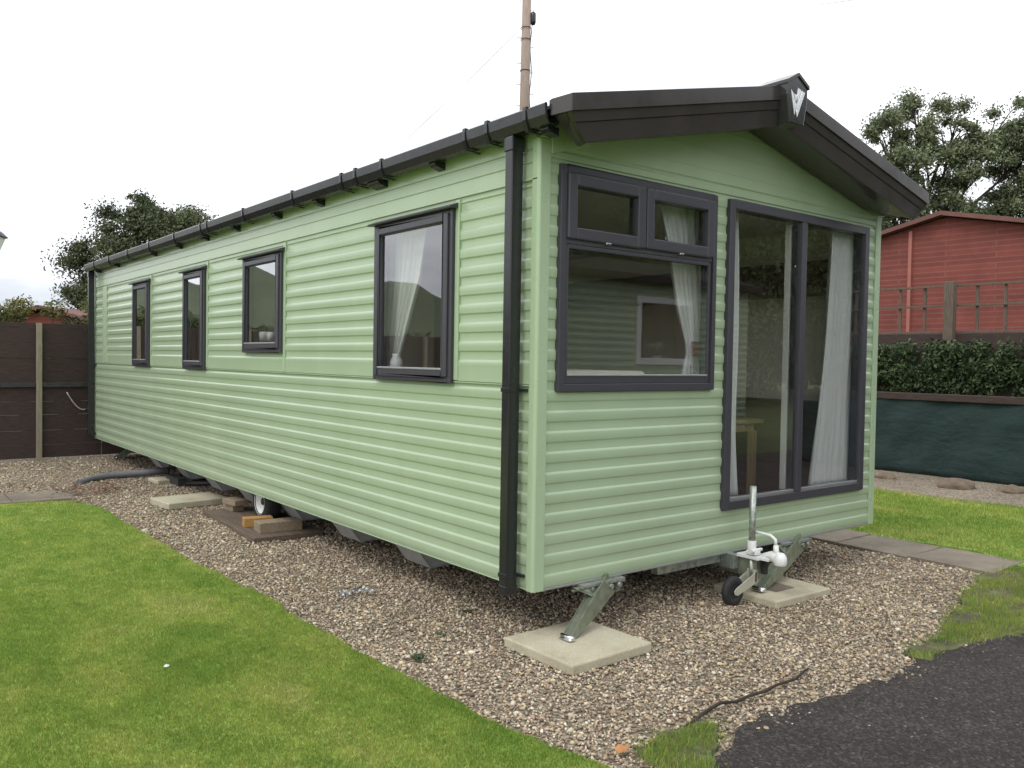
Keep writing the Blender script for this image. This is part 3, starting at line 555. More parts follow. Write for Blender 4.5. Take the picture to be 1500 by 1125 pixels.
# corner steadies
def steady(foot, top, flip=1):
    f = Vector(foot); t = Vector(top); d = (t-f); u = d.normalized(); 
    side = Vector((u.z, 0, -u.x)).normalized()          # in the leg's plane, pointing right/down
    m = M(); n = Vector((0, 1, 0))
    a = [f-side*.018, f+side*.018, f+d*.55+side*.050, t+side*.058, t-side*.085, f+d*.55-side*.055]
    m.prism([tuple(p+n*-.030) for p in a], (0, .006, 0)); m.prism([tuple(p+n*.030) for p in a], (0, .006, 0))
    a2 = [f-side*.018, f-side*.012, f+d*.55-side*.039, t-side*.069, t-side*.075, f+d*.55-side*.045]; m.prism([tuple(p+n*-.024) for p in a2], (0, .054, 0))
    # short strut
    m.hexa([tuple(p) for p in (f+d*.62-side*.05-n*.02, f+d*.62-side*.05+n*.02, f+d*.78+n*.02, f+d*.78-n*.02, Vector((t.x-.30, t.y-.02, ZB-.03)), Vector((t.x-.30, t.y+.02, ZB-.03)), Vector((t.x-.20, t.y+.02, ZB-.03)), Vector((t.x-.20, t.y-.02, ZB-.03)))])
    s = m.build('corner_steady', STEADY, CV, bevel=.002)
    m = M(); m.tube([f+Vector((-.0, -.05, .012)), f+Vector((0, .05, .012))], .012, 10); m.box(tuple(f+Vector((-.025, -.045, -.0))), tuple(f+Vector((.02, .045, .004)))); m.build('foot_plate', SHINY, s)
    m = M(); m.box((t.x-.26, t.y-.045, ZB-.036), (t.x+.10, t.y+.055, ZB-.016))
    for k_ in (-.02, .05): m.tube([(t.x+k_, t.y-.055, ZB-.055), (t.x+k_, t.y+.055, ZB-.055)], .016, 10)
    m.tube([(t.x-.17, t.y-.05, ZB-.05), (t.x-.17, t.y+.05, ZB-.05)], .013, 10); m.tube([(t.x-.3, t.y, ZB-.05), (t.x+.14, t.y, ZB-.05)], .009, 8)
    m.build('steady_bracket', GALV, s, bevel=.002); return s
steady((.135, -.15, .062), (.60, -.0, ZB-.05)); steady((1.90, -.16, .062), (2.62, .0, ZB-.05))
steady((.20, 10.2, .03), (.62, 10.2, ZB-.05))
# road wheels
def road_wheel(x, y, s):
    c = (x, y, .205)
    m = M(); m.lathe([(.115, -.07), (.160, -.075), (.190, -.062), (.205, -.03), (.205, .03), (.190, .062), (.160, .075), (.115, .07), (.115, -.07)], c, 'X'); t_ = m.build('road_wheel', RUBBER, CV)
    m = M(); m.lathe([(0, -.02*s), (.035, -.02*s), (.038, -.038*s), (.075, -.030*s), (.085, -.045*s), (.108, -.060*s), (.128, -.076*s), (.122, -.066*s), (.113, -.0*s)], c, 'X'); m.build('rim', RIM, t_)
    m = M(); m.lathe([(0, -.052*s), (.030, -.048*s), (.038, -.034*s)], c, 'X'); m.build('hub_cap', DKSTEEL, t_)
for x, s in ((.19, 1), (3.47, -1)): road_wheel(x, 4.30, s)
m = M(); m.tube([(.27, 4.30, .205), (3.39, 4.30, .205)], .03, 12); m.box((.40, 4.15, .17), (.46, 4.45, .30)); m.box((3.2, 4.15, .17), (3.26, 4.45, .30)); m.build('axle', DKSTEEL, CV)
m = M(); m.box((.36, 3.93, .235), (.46, 4.0, .29)); m.build('axle_marker', CHALK, CV, bevel=.004)
# waste pipes under the far end
m = M(); m.tube([(.30, 7.85, .16), (.95, 7.75, .14)], .045); m.tube([(.52, 7.8, .15), (.46, 7.82, .31)], .045); m.build('waste_pipe', RUBBER, CV)
m = M(); m.tube([(.22, 7.05, .03), (.60, 6.75, .05), (.95, 6.7, .06)], .03); m.box((.16, 7.0, 0), (.26, 7.5, .10)); m.tube([(.21, 7.3, .05), (.5, 7.7, .12)], .028); m.build('waste_pipe', DKSTEEL, CV)
# interior lining
INN = thing('x', (0, 0, 0), '', '') if False else None
il = lambda f, u0, u1, z0, z1, holes, nm, mt: wall(f, u0, u1, [(z0, -.055), (z1, -.055)], holes, nm, mt, CV)
il(fS, .055, 10.5, .38, 2.84, SW, 'inner_lining', BOARDS_IN); il(fF, .055, W-.055, .38, 2.84, FWH, 'inner_lining', BOARDS_IN)
il(fR, .055, 10.5, .38, 2.84, [(5, 5.9, 1.5, 2.5)], 'inner_lining', BOARDS_IN)
M().box((.06, .06, 2.80), (W-.06, 10.5, 2.83)).build('ceiling', CEIL, CV)
M().box((.06, .06, .375), (W-.06, 10.5, .392)).build('carpet', CARPET, CV)
for y, x0, x1 in ((4.75, .06, 2.4), (7.1, .06, W-.06), (9.2, .06, W-.06)): M().box((x0, y, .393), (x1, y+.04, 2.799)).build('partition', BOARDS_IN, CV)
for u0, u1, z0, z1 in ((5, 5.9, 1.5, 2.5),):
    m = M(); ring(m, fR, u0-.03, u1+.03, z0-.03, z1+.03, .07, -.06, .03); q = m.build('window', ANTH, CV); pane(fR, u0+.03, u1-.03, z0+.03, z1-.03, .0, q)
M().box((3.36, .12, 2.22), (3.60, 3.6, 2.50)).build('pelmet', DOAKW, CV, bevel=.006)
M().box((.058, .10, 2.64), (.25, 2.2, 2.79)).build('pelmet', DOAKW, CV, bevel=.006)

# ------------------------------------------------------------------ inside the caravan
def curtain(fn, outl, o, folds, label, depth=.035, mat=VOILE):
    """outl: list of (z, uL, uR) from top to bottom"""
    nz_, nu = 40, 60; zs = np.linspace(outl[0][0], outl[-1][0], nz_); zz = [a[0] for a in outl][::-1]
    l_ = np.interp(zs, zz, [a[1] for a in outl][::-1]); r_ = np.interp(zs, zz, [a[2] for a in outl][::-1]); vs = []
    for i in range(nz_):
        for j in range(nu):
            t_ = j/(nu-1); wd = (r_[i]-l_[i]); ph = t_*folds*2*math.pi+.5*math.sin(i*.12)
            vs.append(fn(l_[i]+wd*t_, zs[i], -o+depth*(.6*math.sin(ph)+.3*math.sin(ph*2.3+1))*(.5+.5*min(1, wd/.25))))
    m = M(); m.add(vs, [(i*nu+j, i*nu+j+1, (i+1)*nu+j+1, (i+1)*nu+j) for i in range(nz_-1) for j in range(nu-1)], True)
    ob = m.build('curtain', mat, None); md = ob.modifiers.new('thick', 'SOLIDIFY'); md.thickness = .002
    return tag(ob, label, 'curtain')
c_ = curtain(fF, [(2.72, 1.12, 1.60), (2.35, 1.25, 1.60), (1.98, 1.34, 1.61), (1.74, 1.44, 1.60), (1.69, 1.45, 1.59), (1.50, 1.40, 1.63)], .15, 6, 'white voile curtain gathered by a claret tie in the casement window')
m = M(); m.prism([(1.43, -.0, 1.765), (1.615, 0, 1.765), (1.61, 0, 1.67), (1.44, 0, 1.665)], (0, .004, 0)); m.v = [(x, y+.088, z) for x, y, z in m.v]; tb_ = m.build('tie_back', CLARET, c_, bevel=.001)
curtain(fF, [(2.74, 3.12, 3.62), (2.3, 3.09, 3.62), (1.8, 3.05, 3.62), (1.2, 2.98, 3.62), (.66, 2.90, 3.62)], .105, 9, 'long white curtain hanging at the right of the tall window')
curtain(fF, [(2.74, 1.66, 1.965), (1.4, 1.66, 1.99), (1.1, 1.66, 2.01), (.66, 1.66, 2.07)], .14, 3, 'narrow white curtain strip at the left of the tall window')
curtain(fS, [(2.60, 1.32, 1.88), (2.2, 1.42, 1.88), (1.8, 1.62, 1.88), (1.62, 1.72, 1.88), (1.5, 1.66, 1.88)], .13, 6, 'cream side curtain gathered left in the largest side window')
curtain(fS, [(2.60, .80, 1.20), (2.3, .80, 1.10), (2.0, .80, .98), (1.7, .80, .88), (1.5, .80, .95)], .13, 4, 'white side curtain drawn right in the largest side window')
curtain(fS, [(2.58, 5.52, 6.0), (2.0, 5.52, 5.95), (1.5, 5.52, 5.98)], .12, 5, 'grey looking curtain behind the taller narrow side window')
# table
T = thing('dining_table', (2.9, 1.25, .392), 'light oak dining table seen through the tall window', 'table')
m = M(); m.box((2.62, .85, 1.10), (3.35, 1.75, 1.135)); m.build('tabletop', OAKW, T, bevel=.004)
for x, y in ((2.66, .89), (3.25, .89), (2.66, 1.65), (3.25, 1.65)): M().box((x, y, .392), (x+.06, y+.06, 1.03)).build('leg', OAKW, T, bevel=.004)
m = M(); m.box((2.67, .92, 1.03), (2.69, 1.68, 1.10)).box((3.28, .92, 1.03), (3.30, 1.68, 1.10)).box((2.69, .90, 1.03), (3.28, .92, 1.10)).box((2.69, 1.66, 1.03), (3.28, 1.68, 1.10)); m.build('apron', OAKW, T)
T = thing('stool', (2.0, .75, .392), 'small light oak stool behind the tall window, left pane', 'stool')
m = M(); m.box((1.78, .55, .955), (2.25, .95, .985)); m.build('seat', OAKW, T, bevel=.006)
for x, y in ((1.82, .59), (2.16, .59), (1.82, .87), (2.16, .87)): M().box((x, y, .392), (x+.05, y+.05, .89)).build('leg', OAKW, T, bevel=.004)
m = M(); m.box((1.84, .60, .89), (2.19, .62, .955)).box((1.84, .89, .89), (2.19, .91, .955)).box((1.83, .62, .89), (1.85, .89, .955)).box((2.18, .62, .89), (2.20, .89, .955)); m.build('apron', OAKW, T)
T = thing('sofa', (3.2, 2.2, .392), 'dark brown corner sofa along the far inside wall', 'sofa')
M().box((2.95, 1.95, .42), (3.58, 3.9, .83)).build('seat', SOFAM, T, bevel=.05, seg=4); M().box((3.38, 1.95, .835), (3.58, 3.9, 1.30)).build('backrest', SOFAM, T, bevel=.04, seg=4)
T = thing('sideboard', (3.4, 1.0, .392), 'dark wooden ledge below the cream wall, tall window', 'sideboard')
M().box((3.38, .15, .40), (3.58, 1.90, 1.27)).build('cabinet', DOAKW, T, bevel=.006); M().box((3.34, .12, 1.27), (3.59, 1.92, 1.31)).build('top', DOAKW, T, bevel=.004)
m = M(); m.lathe([(0, 0), (.035, 0), (.05, .03), (.045, .09), (.03, .12), (.035, .14), (0, .14)], (.10, 1.70, 1.515)); o = m.build('vase', CHALK); tag(o, 'small pale vase on the sill of the largest side window', 'vase')
m = M(); m.lathe([(0, 0), (.05, 0), (.055, .07), (.05, .09), (0, .09)], (.12, 4.2, 1.765)); m.tube([(.12, 4.14, 1.79), (.12, 4.11, 1.81), (.12, 4.14, 1.84)], .006, 8); m.tube([(.12, 4.05, 1.765), (.12, 4.05, 1.85)], .04, 14); o = m.build('ornament', CHALK); tag(o, 'little white mug shaped ornament on the second side window sill', 'ornament')
m = M(); m.box((.22, .09, 1.50), (1.0, .75, 1.565)); o = m.build('cushion', mottled('cream_cushion', (.55, .52, .45), .08, 12, .9), bevel=.03, seg=4); tag(o, 'pale cushion top just above the casement window sill', 'cushion')

# ------------------------------------------------------------------ loose things on the ground
def slab(x0, x1, y0, y1, z0, z1, rz, name, mat, label, cat, group=None, bev=.012):
    o = M().box((x0, y0, z0), (x1, y1, z1), rz).build(name, mat, None, bevel=bev, seg=3); return tag(o, label, cat, group)
slab(-.115, .50, -.455, .11, -.005, .055, R(1), 'concrete_slab', SLAB, 'square buff concrete slab under the nearest front corner leg', 'slab')
o = slab(1.80, 2.42, -.385, .15, -.005, .052, R(-2), 'concrete_slab', SLAB, 'square buff concrete slab behind the small jockey wheel', 'slab')
pl_ = M().box((1.99, -.24, .0525), (2.20, -.05, .0565), R(-2)).build('stain_patch', PAVE, o)
slab(-.43, .24, 5.48, 5.98, .0, .07, R(6), 'concrete_slab', SLAB, 'pale concrete slab lying on gravel left of the road wheel', 'slab')
slab(.0, .55, 7.35, 7.7, .0, .05, R(4), 'concrete_slab', SLAB, 'thin concrete slab under the black waste pipe', 'slab')
slab(-.23, .40, 3.42, 5.0, .0, .045, R(-3), 'timber_board', BOARDW, 'wet brown board lying under the road wheel', 'board', bev=.005)
slab(.02, .14, 4.78, 5.02, .0455, .11, R(4), 'timber_block', BLOCKW, 'lower grey timber chock behind the road wheel', 'chock', bev=.004)
slab(.0, .15, 4.70, 4.96, .1105, .165, R(8), 'timber_block', BLOCKW, 'upper grey timber chock stacked behind the road wheel', 'chock', bev=.004)
slab(-.16, .10, 3.91, 4.03, .0455, .125, R(-12), 'timber_block', OCHREW, 'short orange timber block in front of the road wheel', 'chock', bev=.004)
slab(-.15, .24, 3.58, 3.76, .0455, .135, R(-4), 'timber_block', BLOCKW, 'long grey timber block on the near end of the board', 'chock', bev=.004)
m = M(); m.tube([(.30, 7.86, .10), (.0, 8.0, .07), (-.35, 8.15, .045), (-.60, 8.05, .03), (-.78, 7.85, .02)], [.045, .045, .043, .04, .038]); o = m.build('drain_hose', mottled('grey_hose', (.12, .12, .13), .2, 30, .6)); tag(o, 'grey drain hose curving over gravel at the far end', 'hose')
m = M(); m.tube([(.97, -1.135, .012), (.90, -1.155, .02), (.75, -1.20, .024), (.60, -1.185, .020), (.48, -1.205, .024), (.38, -1.19, .022), (.27, -1.195, .02), (.19, -1.165, .024), (.10, -1.175, .02), (0, -1.20, .022), (-.06, -1.215, .02), (-.13, -1.215, .010)], [.003, .006, .007, .007, .008, .007, .008, .008, .008, .008, .007, .005], 8)
o = m.build('root', mottled('dark_root_bark', (.03, .02, .015), .3, 20, .9, bump=.4)); tag(o, 'thin dark root snaking along the gravel edge near the tarmac', 'root')
m = M()
LS_ = lambda p: (-.54+(p[0]+.54)*.72, -1.24+(p[1]+1.24)*.72, p[2]*.8+.004)
vs = [LS_(p) for p in [(-.60, -1.26, .035), (-.565, -1.285, .05), (-.52, -1.275, .055), (-.485, -1.25, .045), (-.50, -1.215, .035), (-.54, -1.20, .05), (-.585, -1.215, .040), (-.545, -1.24, .030)]]
m.add(vs, [(0, 1, 7), (1, 2, 7), (2, 3, 7), (3, 4, 7), (4, 5, 7), (5, 6, 7), (6, 0, 7)]); o = m.build('fallen_leaf', mottled('orange_leaf', (.42, .19, .07), .2, 60, .7)); o.modifiers.new('t', 'SOLIDIFY').thickness = .002
tag(o, 'curled orange leaf on the lawn corner by the tarmac', 'leaf')
def stone(name, x, y, z, r, mat, label, seed, flat=.6, cat='stone'):
    b_ = bmesh.new(); bmesh.ops.create_icosphere(b_, subdivisions=3, radius=1)
    for v in b_.verts: k_ = 1+.28*noise.noise(v.co*1.3+Vector((seed, 0, 0)))+.1*noise.noise(v.co*4+Vector((seed, 3, 0))); v.co = Vector((v.co.x*r*k_*1.2, v.co.y*r*k_, v.co.z*r*k_*flat))
    me = bpy.data.meshes.new(name); b_.to_mesh(me); b_.free(); me.materials.append(mat)
    for p in me.polygons: p.use_smooth = True
    o = bpy.data.objects.new(name, me); COL.objects.link(o); o.location = (x, y, z); return tag(o, label, cat)
stone('pebble', -1.766, .77, .044, .011, CHALK, 'lone white pebble lying in the middle of the lawn', 2)
ROCK = mottled('brown_rock', (.16, .12, .085), .35, 6, .9, bump=.5, bscale=22)
for i, (x, y, r, lb) in enumerate([(8.75, 2.55, .13, 'low brown rock nearest the caravan below the green netting'), (8.7, 1.55, .22, 'largest mossy brown rock below the green netting'), (8.9, .95, .15, 'small brown rock right of the mossy rock'), (9.1, .6, .17, 'rounded brown rock at the right end of the netting strip')]): stone('rock', x, y, .02, r, ROCK, lb, i*5+1, .5, 'rock')
m = M()
for i in range(70):
    x, y = -.314+random.gauss(0, .07), 1.512+random.gauss(0, .035); a = random.uniform(0, 6); l = random.uniform(.01, .03); m.add([(x, y, .02), (x+l*math.cos(a), y+l*math.sin(a), .025), (x+l*.6*math.cos(a+1.2), y+l*.6*math.sin(a+1.2), .035)], [(0, 1, 2)])
o = m.build('foil_scrap', mottled('grey_foil', (.35, .36, .37), .3, 50, .4, .5)); tag(o, 'crumpled grey foil scrap on the gravel', 'litter')
# flat litter of leaves by the path
m = M()
for i in range(230):
    x, y = -.80+random.gauss(0, .25), 7.2+random.gauss(0, .35); a = random.uniform(0, 6); l = random.uniform(.02, .045); z = .012+random.random()*.02
    m.add([(x, y, z), (x+l*math.cos(a), y+l*math.sin(a), z+.008), (x+l*math.cos(a+.9), y+l*math.sin(a+.9), z+.002), (x+l*.7*math.cos(a+1.6), y+l*.7*math.sin(a+1.6), z+.01)], [(0, 1, 2, 3)])
o = m.build('leaf_litter', mottled('brown_dead_leaves', (.14, .05, .03), .4, 14, .85)); tag(o, 'reddish dead leaves gathered by the left path end', 'leaves', kind='stuff')
def weed(x, y, n, h, label):
    m = M()
    for i in range(n):
        a = random.uniform(0, 6.28); l = random.uniform(.4, 1)*h; bx, by = x+random.gauss(0, h*.35), y+random.gauss(0, h*.35)
        p0 = Vector((bx, by, .01)); p1 = p0+Vector((math.cos(a)*l*.5, math.sin(a)*l*.5, l*.6)); p2 = p0+Vector((math.cos(a)*l, math.sin(a)*l, l*.5)); s_ = Vector((-math.sin(a), math.cos(a), 0))*l*.22
        m.add([p0, p1+s_, p2, p1-s_], [(0, 1, 2, 3)])
    o = m.build('weed', BLADE_W); tag(o, label, 'weed')
BLADE_W = mottled('weed_leaves', (.035, .06, .02), .4, 30, .8)
weed(.063, .715, 40, .035, 'small green weed in the gravel behind the downpipe foot'); weed(-.633, .194, 55, .04, 'green weed tuft by the lawn edge left of the slab'); weed(-.33, .45, 26, .03, 'tiny weed halfway between lawn edge and downpipe'); weed(-.22, 1.60, 24, .035, 'weed sprig growing beside the grey foil scrap')

# ------------------------------------------------------------------ left fence
FN = thing('board_fence', (-1, 10.9, 0), 'dark brown horizontal board fence with a pale post at left', 'fence')
m = M(); z = .02; i = 0
while z < 2.02:
    h = .20+.02*((i*7) % 3); x = -9
    while x < 4.9:
        x1 = min(4.9, x+1.83); j = random.uniform(-.008, .008); m.box((x+.004, 10.90+j, z), (x1-.004, 10.925+j, min(z+h-.003, 2.06+random.uniform(-.01, .01)))); x = x1
    z += h; i += 1
m.build('board', FENCEW, FN, bevel=.003)
for x, mt in ((-.73, POSTW), (1.1, POSTW), (-2.56, POSTW), (-4.4, POSTW), (-6.2, POSTW), (2.9, POSTW)):
    M().box((x-.04, 10.82, -.02), (x+.035, 10.892, 2.07)).build('post', mt, FN, bevel=.006)
for x0, x1 in ((-9, -.775), (-.69, 4.9)): M().box((x0, 10.85, 1.10), (x1, 10.89, 1.17)).build('rail', DKSTEEL, FN, bevel=.004)
m = M(); m.tube([(-.36+.27*t_, 10.84, 1.02-.32*math.sin(math.pi*.5*t_)+.05*t_*t_) for t_ in [k_/10 for k_ in range(11)]], .010, 8); o = m.build('hanging_cable', mottled('pale_cable', (.35, .33, .28), .1, 20, .6)); tag(o, 'pale looped cable hanging on the fence beside the caravan', 'cable')

# leaves helper
def leaf_cloud(name, C, R_, n, size, mat, parent, flat=.8, tintf=None, shell=.35, soft=False):
    """n leaves spread around blob centres C with radii R_"""
    C = np.array(C); R_ = np.array(R_); wgt = R_**2; wgt /= wgt.sum(); k = rng.choice(len(C), n, p=wgt)
    d = rng.normal(size=(n, 3)); d /= np.linalg.norm(d, axis=1)[:, None]; rr = R_[k]*(shell+(1-shell)*rng.random(n))**.6*rng.uniform(.75, 1.12, n)
    if soft: rr = np.clip(np.abs(rng.normal(size=n)), 0, 1.9)*.48*R_[k]+.12*R_[k]*rng.random(n)
    P = C[k]+d*rr[:, None]*np.array([1, 1, flat]); nrm = d+rng.normal(size=(n, 3))*.8; nrm /= np.linalg.norm(nrm, axis=1)[:, None]
    t = np.cross(nrm, rng.normal(size=(n, 3))); t /= np.linalg.norm(t, axis=1)[:, None]; b_ = np.cross(nrm, t); s = size*rng.uniform(.6, 1.35, n)[:, None]
    V = np.stack([P-t*s, P-b_*s*.45+nrm*s*.12, P+t*s, P+b_*s*.45+nrm*s*.12], 1).reshape(-1, 3); F = np.arange(n*4).reshape(n, 4)
    bt = rng.random(len(C)); tint = np.clip(.25+.35*bt[k]+rng.normal(size=n)*.2, 0, 1)
    return np_mesh(name, V, F, mat, parent, tint)
def tree(name, base, h, crown, label, mat, nleaf, size, seed, trunk_r=.3, nb=9, sparse=1., cat='tree', fork=.3, group=None):
    """crown: list of (dx,dy,z,r) lobes; limbs grow from the trunk to each lobe's clumps"""
    rs = random.Random(seed); x, y = base; T = thing(name, (x, y, 0), label, cat, group); m = M(); top = Vector((x+rs.uniform(-.4, .4), y+rs.uniform(-.4, .4), h*.72))
    tp = [Vector((x, y, -.05)), Vector((x+rs.uniform(-.1, .1)*h*.1, y, h*.2)), Vector((x+rs.uniform(-.2, .2)*h*.1, y, h*.42)), top]; m.tube(tp, [trunk_r*1.25, trunk_r, trunk_r*.75, trunk_r*.2], 10)
    Cs = []; Rs = []
    for (dx, dy, z, r) in crown:
        c = Vector((x+dx, y+dy, z)); k0 = max(.12, min(.9, (z-r*.9)/top.z*rs.uniform(fork, .8))); s0 = tp[1].lerp(top, max(0, min(1, k0))); mid = s0.lerp(c, .5)+Vector((rs.uniform(-.2, .2), rs.uniform(-.2, .2), -.1*r)); m.tube([s0, mid, c], [trunk_r*.42, trunk_r*.24, trunk_r*.08], 7)
        for q in range(nb):
            d = Vector((rs.gauss(0, 1), rs.gauss(0, 1), rs.gauss(.15, .9))).normalized(); e = c+d*r*rs.uniform(.55, 1.0); m.tube([c.lerp(mid, rs.uniform(0, .4)), c.lerp(e, .5)+Vector((0, 0, .06*r)), e], [trunk_r*.12, trunk_r*.07, trunk_r*.025], 5)
            Cs.append(tuple(e)); Rs.append(r*rs.uniform(.30, .62)*sparse)
    m.build('trunk', BARK, T); leaf_cloud('crown', Cs, Rs, nleaf, size, mat, T, .8, shell=.0, soft=True); return T
# dark tree beyond the left fence
tree('broadleaf_tree', (7.75, 36.6), 9, [(-.4, .4, 7.2, 1.5), (.9, -.7, 7.2, 1.5), (-1.5, 1.2, 5.6, 1.6), (0, 0, 5.6, 1.8), (-2.1, 1.6, 4.1, 1.2), (-1.0, .9, 3.6, 1.6), (1.2, -1, 5.4, 1.7), (.6, -.5, 3.8, 1.7), (-1.6, 1.3, 2.4, 1.4), (-.1, .1, 2.2, 1.5), (-.2, .2, 8.0, .9)], 'large dark broadleaf tree beyond the left fence', LEAF_DK, 110000, .075, 3, .3, 14, 1.3)
tree('broadleaf_tree', (10.6, 37.5), 8, [(-1.2, .8, 7.3, 1.3), (-.2, .1, 7.0, 1.3), (.6, -.6, 6.2, 1.4), (1.3, -1.1, 5.2, 1.4), (-.6, .3, 5.2, 1.6)], 'thinner yellow tinged tree at the right of the dark tree', LEAF_MD, 42000, .07, 5, .25, 10, 1.0)
tree('broadleaf_tree', (31.4, 12.8), 13, [(-.5, .4, 11.4, 1.35), (-1.4, 1.1, 10.2, 1.4), (.6, -.4, 11.0, 1.3), (-1.9, 1.5, 8.7, 1.4), (-.2, .1, 9.3, 1.5), (1.3, -1.0, 9.6, 1.3), (1.9, -1.6, 11.2, 1.4), (2.4, -2.0, 9.6, 1.3), (-1.2, 1.0, 7.4, 1.3), (.5, -.4, 7.4, 1.4), (2.0, -1.7, 7.8, 1.3), (-2.0, 1.6, 7.2, 1.0), (.2, -.2, 6.2, 1.2)], 'tall loose tree with sky showing through behind the red building', LEAF_MD, 105000, .065, 8, .34, 14, .95, fork=.15)
tree('broadleaf_tree', (35.0, 9.6), 13, [(.2, -.2, 11.8, 1.6), (-.8, .6, 10.2, 1.4), (.9, -.8, 9.8, 1.8), (-.3, .2, 8.4, 1.6), (1.3, -1.3, 12.6, 1.5), (.5, -.4, 7.0, 1.7), (-1.4, 1.1, 7.0, 1.3)], 'darker dense tree at the right edge of the view', LEAF_DK, 70000, .075, 11, .36, 12, 1.15)
tree('broadleaf_tree', (31.0, 17.0), 11, [(0, 0, 10.2, 1.0), (.5, -.4, 9.2, 1.1), (-.6, .5, 9.0, 1.2), (0, 0, 7.6, 1.4)], 'pale yellow green treetop just above the canopy slope', LEAF_YL, 12000, .10, 15, .25, 9, 1.0)
# shrubs just beyond the fence
for i, (x, y, hh, mt, lb) in enumerate([(-1.55, 12.4, 2.32, LEAF_DK, 'dark green shrub at the left end above the fence'), (-.60, 12.6, 2.36, LEAF_YL, 'yellowish shrub topping the fence behind the pale post'), (.05, 12.9, 2.30, LEAF_DK, 'low dark shrub between two yellowish shrubs above the fence'), (.70, 13.0, 2.52, LEAF_YL, 'yellow green shrub next to the dark tree, above the fence')]):
    T = thing('shrub', (x, y, 0), lb, 'shrub'); m = M()
    Cs = []; 
    for q in range(16):
        e = (x+random.uniform(-.5, .5), y+random.uniform(-.4, .4), hh*random.uniform(.55, 1.02)); m.tube([(x, y, 0), (x*.5+e[0]*.5, y*.5+e[1]*.5, e[2]*.5), e], [.03, .018, .006], 5); Cs.append(e)
    m.build('stem', BARK, T); leaf_cloud('foliage', Cs, [.24]*16, 5200, .030, mt, T)
# far house with a red brown roof
H = thing('bungalow', (4, 33, 0), 'low bungalow with shallow red brown gable above the left fence', 'building')
fwv = Vector((.785, -.619, 0)); bkv = Vector((.619, .785, 0)); c0 = Vector((2.62, 31.0, 0))
def HP(a, b_, z): return tuple(c0+fwv*a+bkv*b_+Vector((0, 0, z)))
m = M(); m.prism([HP(-3, 0, 0), HP(3, 0, 0), HP(3, 0, 2.4), HP(0, 0, 3.12), HP(-3, 0, 2.4)], tuple(bkv*9)); m.build('wall', BRICK, H)
m = M(); m.prism([HP(-3.5, -.4, 2.38), HP(0, -.4, 3.2), HP(3.5, -.4, 2.38), HP(3.5, -.4, 2.5), HP(0, -.4, 3.33), HP(-3.5, -.4, 2.5)], tuple(bkv*10)); m.build('roof', ROOFRED, H)
m = M(); m.prism([HP(-1, -.03, 1.0), HP(1, -.03, 1.0), HP(1, -.03, 2.1), HP(-1, -.03, 2.1)], tuple(bkv*.02)); m.build('window', SMOKE, H)
# lantern by the left edge
T = thing('street_lamp', (-1.805, 6.91, 0), 'lantern style lamp head with white glass at the left edge', 'lamp')
lx, ly = -1.805, 6.91
m = M(); m.tube([(lx, ly, -.02), (lx, ly, .3), (lx, ly, 2.62)], [.05, .035, .028], 14); m.build('post', BLACKP, T)
m = M(); m.lathe([(.05, 2.62), (.075, 2.66), (.06, 2.68)], (lx, ly, 0), n=6); m.build('collar', BLACKP, T)
m = M(); m.lathe([(.065, 2.68), (.128, 2.84), (.0, 2.84)], (lx, ly, 0), n=6); m.sm = [False]*len(m.sm); m.build('lamp_shade', mottled('frosted_lamp_glass', (.75, .75, .74), .03, 8, .3), T)
m = M(); m.lathe([(.150, 2.842), (.150, 2.852), (.10, 2.90), (.045, 2.935), (.02, 2.97), (0, 2.985)], (lx, ly, 0), n=6); m.sm = [False]*len(m.sm); m.build('cap', DKSTEEL, T)

# ------------------------------------------------------------------ telegraph pole and wires
px_, py_ = 10.88, 13.66
T = thing('telegraph_pole', (px_, py_, 0), 'weathered wooden telegraph pole rising behind the caravan roof', 'pole')
m = M(); m.tube([(px_-.04, py_, -.1), (px_-.02, py_, 4), (px_, py_, 8), (px_+.03, py_, 11.8)], [.165, .150, .130, .112], 18); m.build('pole', POLEW, T)
for z, s in ((8.25, -1), (8.8, -1), (9.35, -1), (10.0, -1), (8.55, 1), (9.1, 1), (9.75, 1), (10.7, 1), (10.95, -1)):
    d = Vector((.785, -.619, 0))*s; p0 = Vector((px_, py_, z)); m = M(); m.tube([p0+d*.11, p0+d*.21], .009, 6); m.tube([p0+d*.205, p0+d*.215], .016, 6); m.build('step_peg', GALV, T)
for z in (9.15, 9.95, 10.25): m = M(); m.lathe([(.134, -.012), (.138, 0), (.134, .012)], (px_+.005, py_, z)); m.build('pole_band', DKSTEEL, T)
d = Vector((.785, -.619, 0)); p0 = Vector((px_, py_, 10.5))+d*.19
m = M(); m.lathe([(0, -.17), (.05, -.16), (.075, -.10), (.075, .12), (.05, .16), (0, .165)], tuple(p0), n=14); m.build('junction_box', BLACKP, T)
m = M(); m.tube([tuple(Vector((px_, py_, z))+d*(.145+.02*math.sin(z*5))) for z in np.linspace(7.5, 10.4, 24)], .012, 6); m.build('down_cable', DKSTEEL, T)
def wire(a, b_, sag, label):
    a = Vector(a); b_ = Vector(b_); m = M(); m.tube([tuple(a.lerp(b_, t_)-Vector((0, 0, sag*4*t_*(1-t_)))) for t_ in [k_/24 for k_ in range(25)]], .0055, 6); o = m.build('overhead_wire', WIREM); tag(o, label, 'wire')
WIREM = mottled('grey_wire', (.35, .35, .36), .05, 3, .5)
wire((px_-.08, py_+.08, 10.27), (9.0, 27.0, 5.2), .35, 'overhead wire dropping left from the pole behind the roof')
wire((px_+.12, py_-.1, 10.15), (24, 6.2, 13.2), .3, 'overhead wire leaving the pole to the upper right')

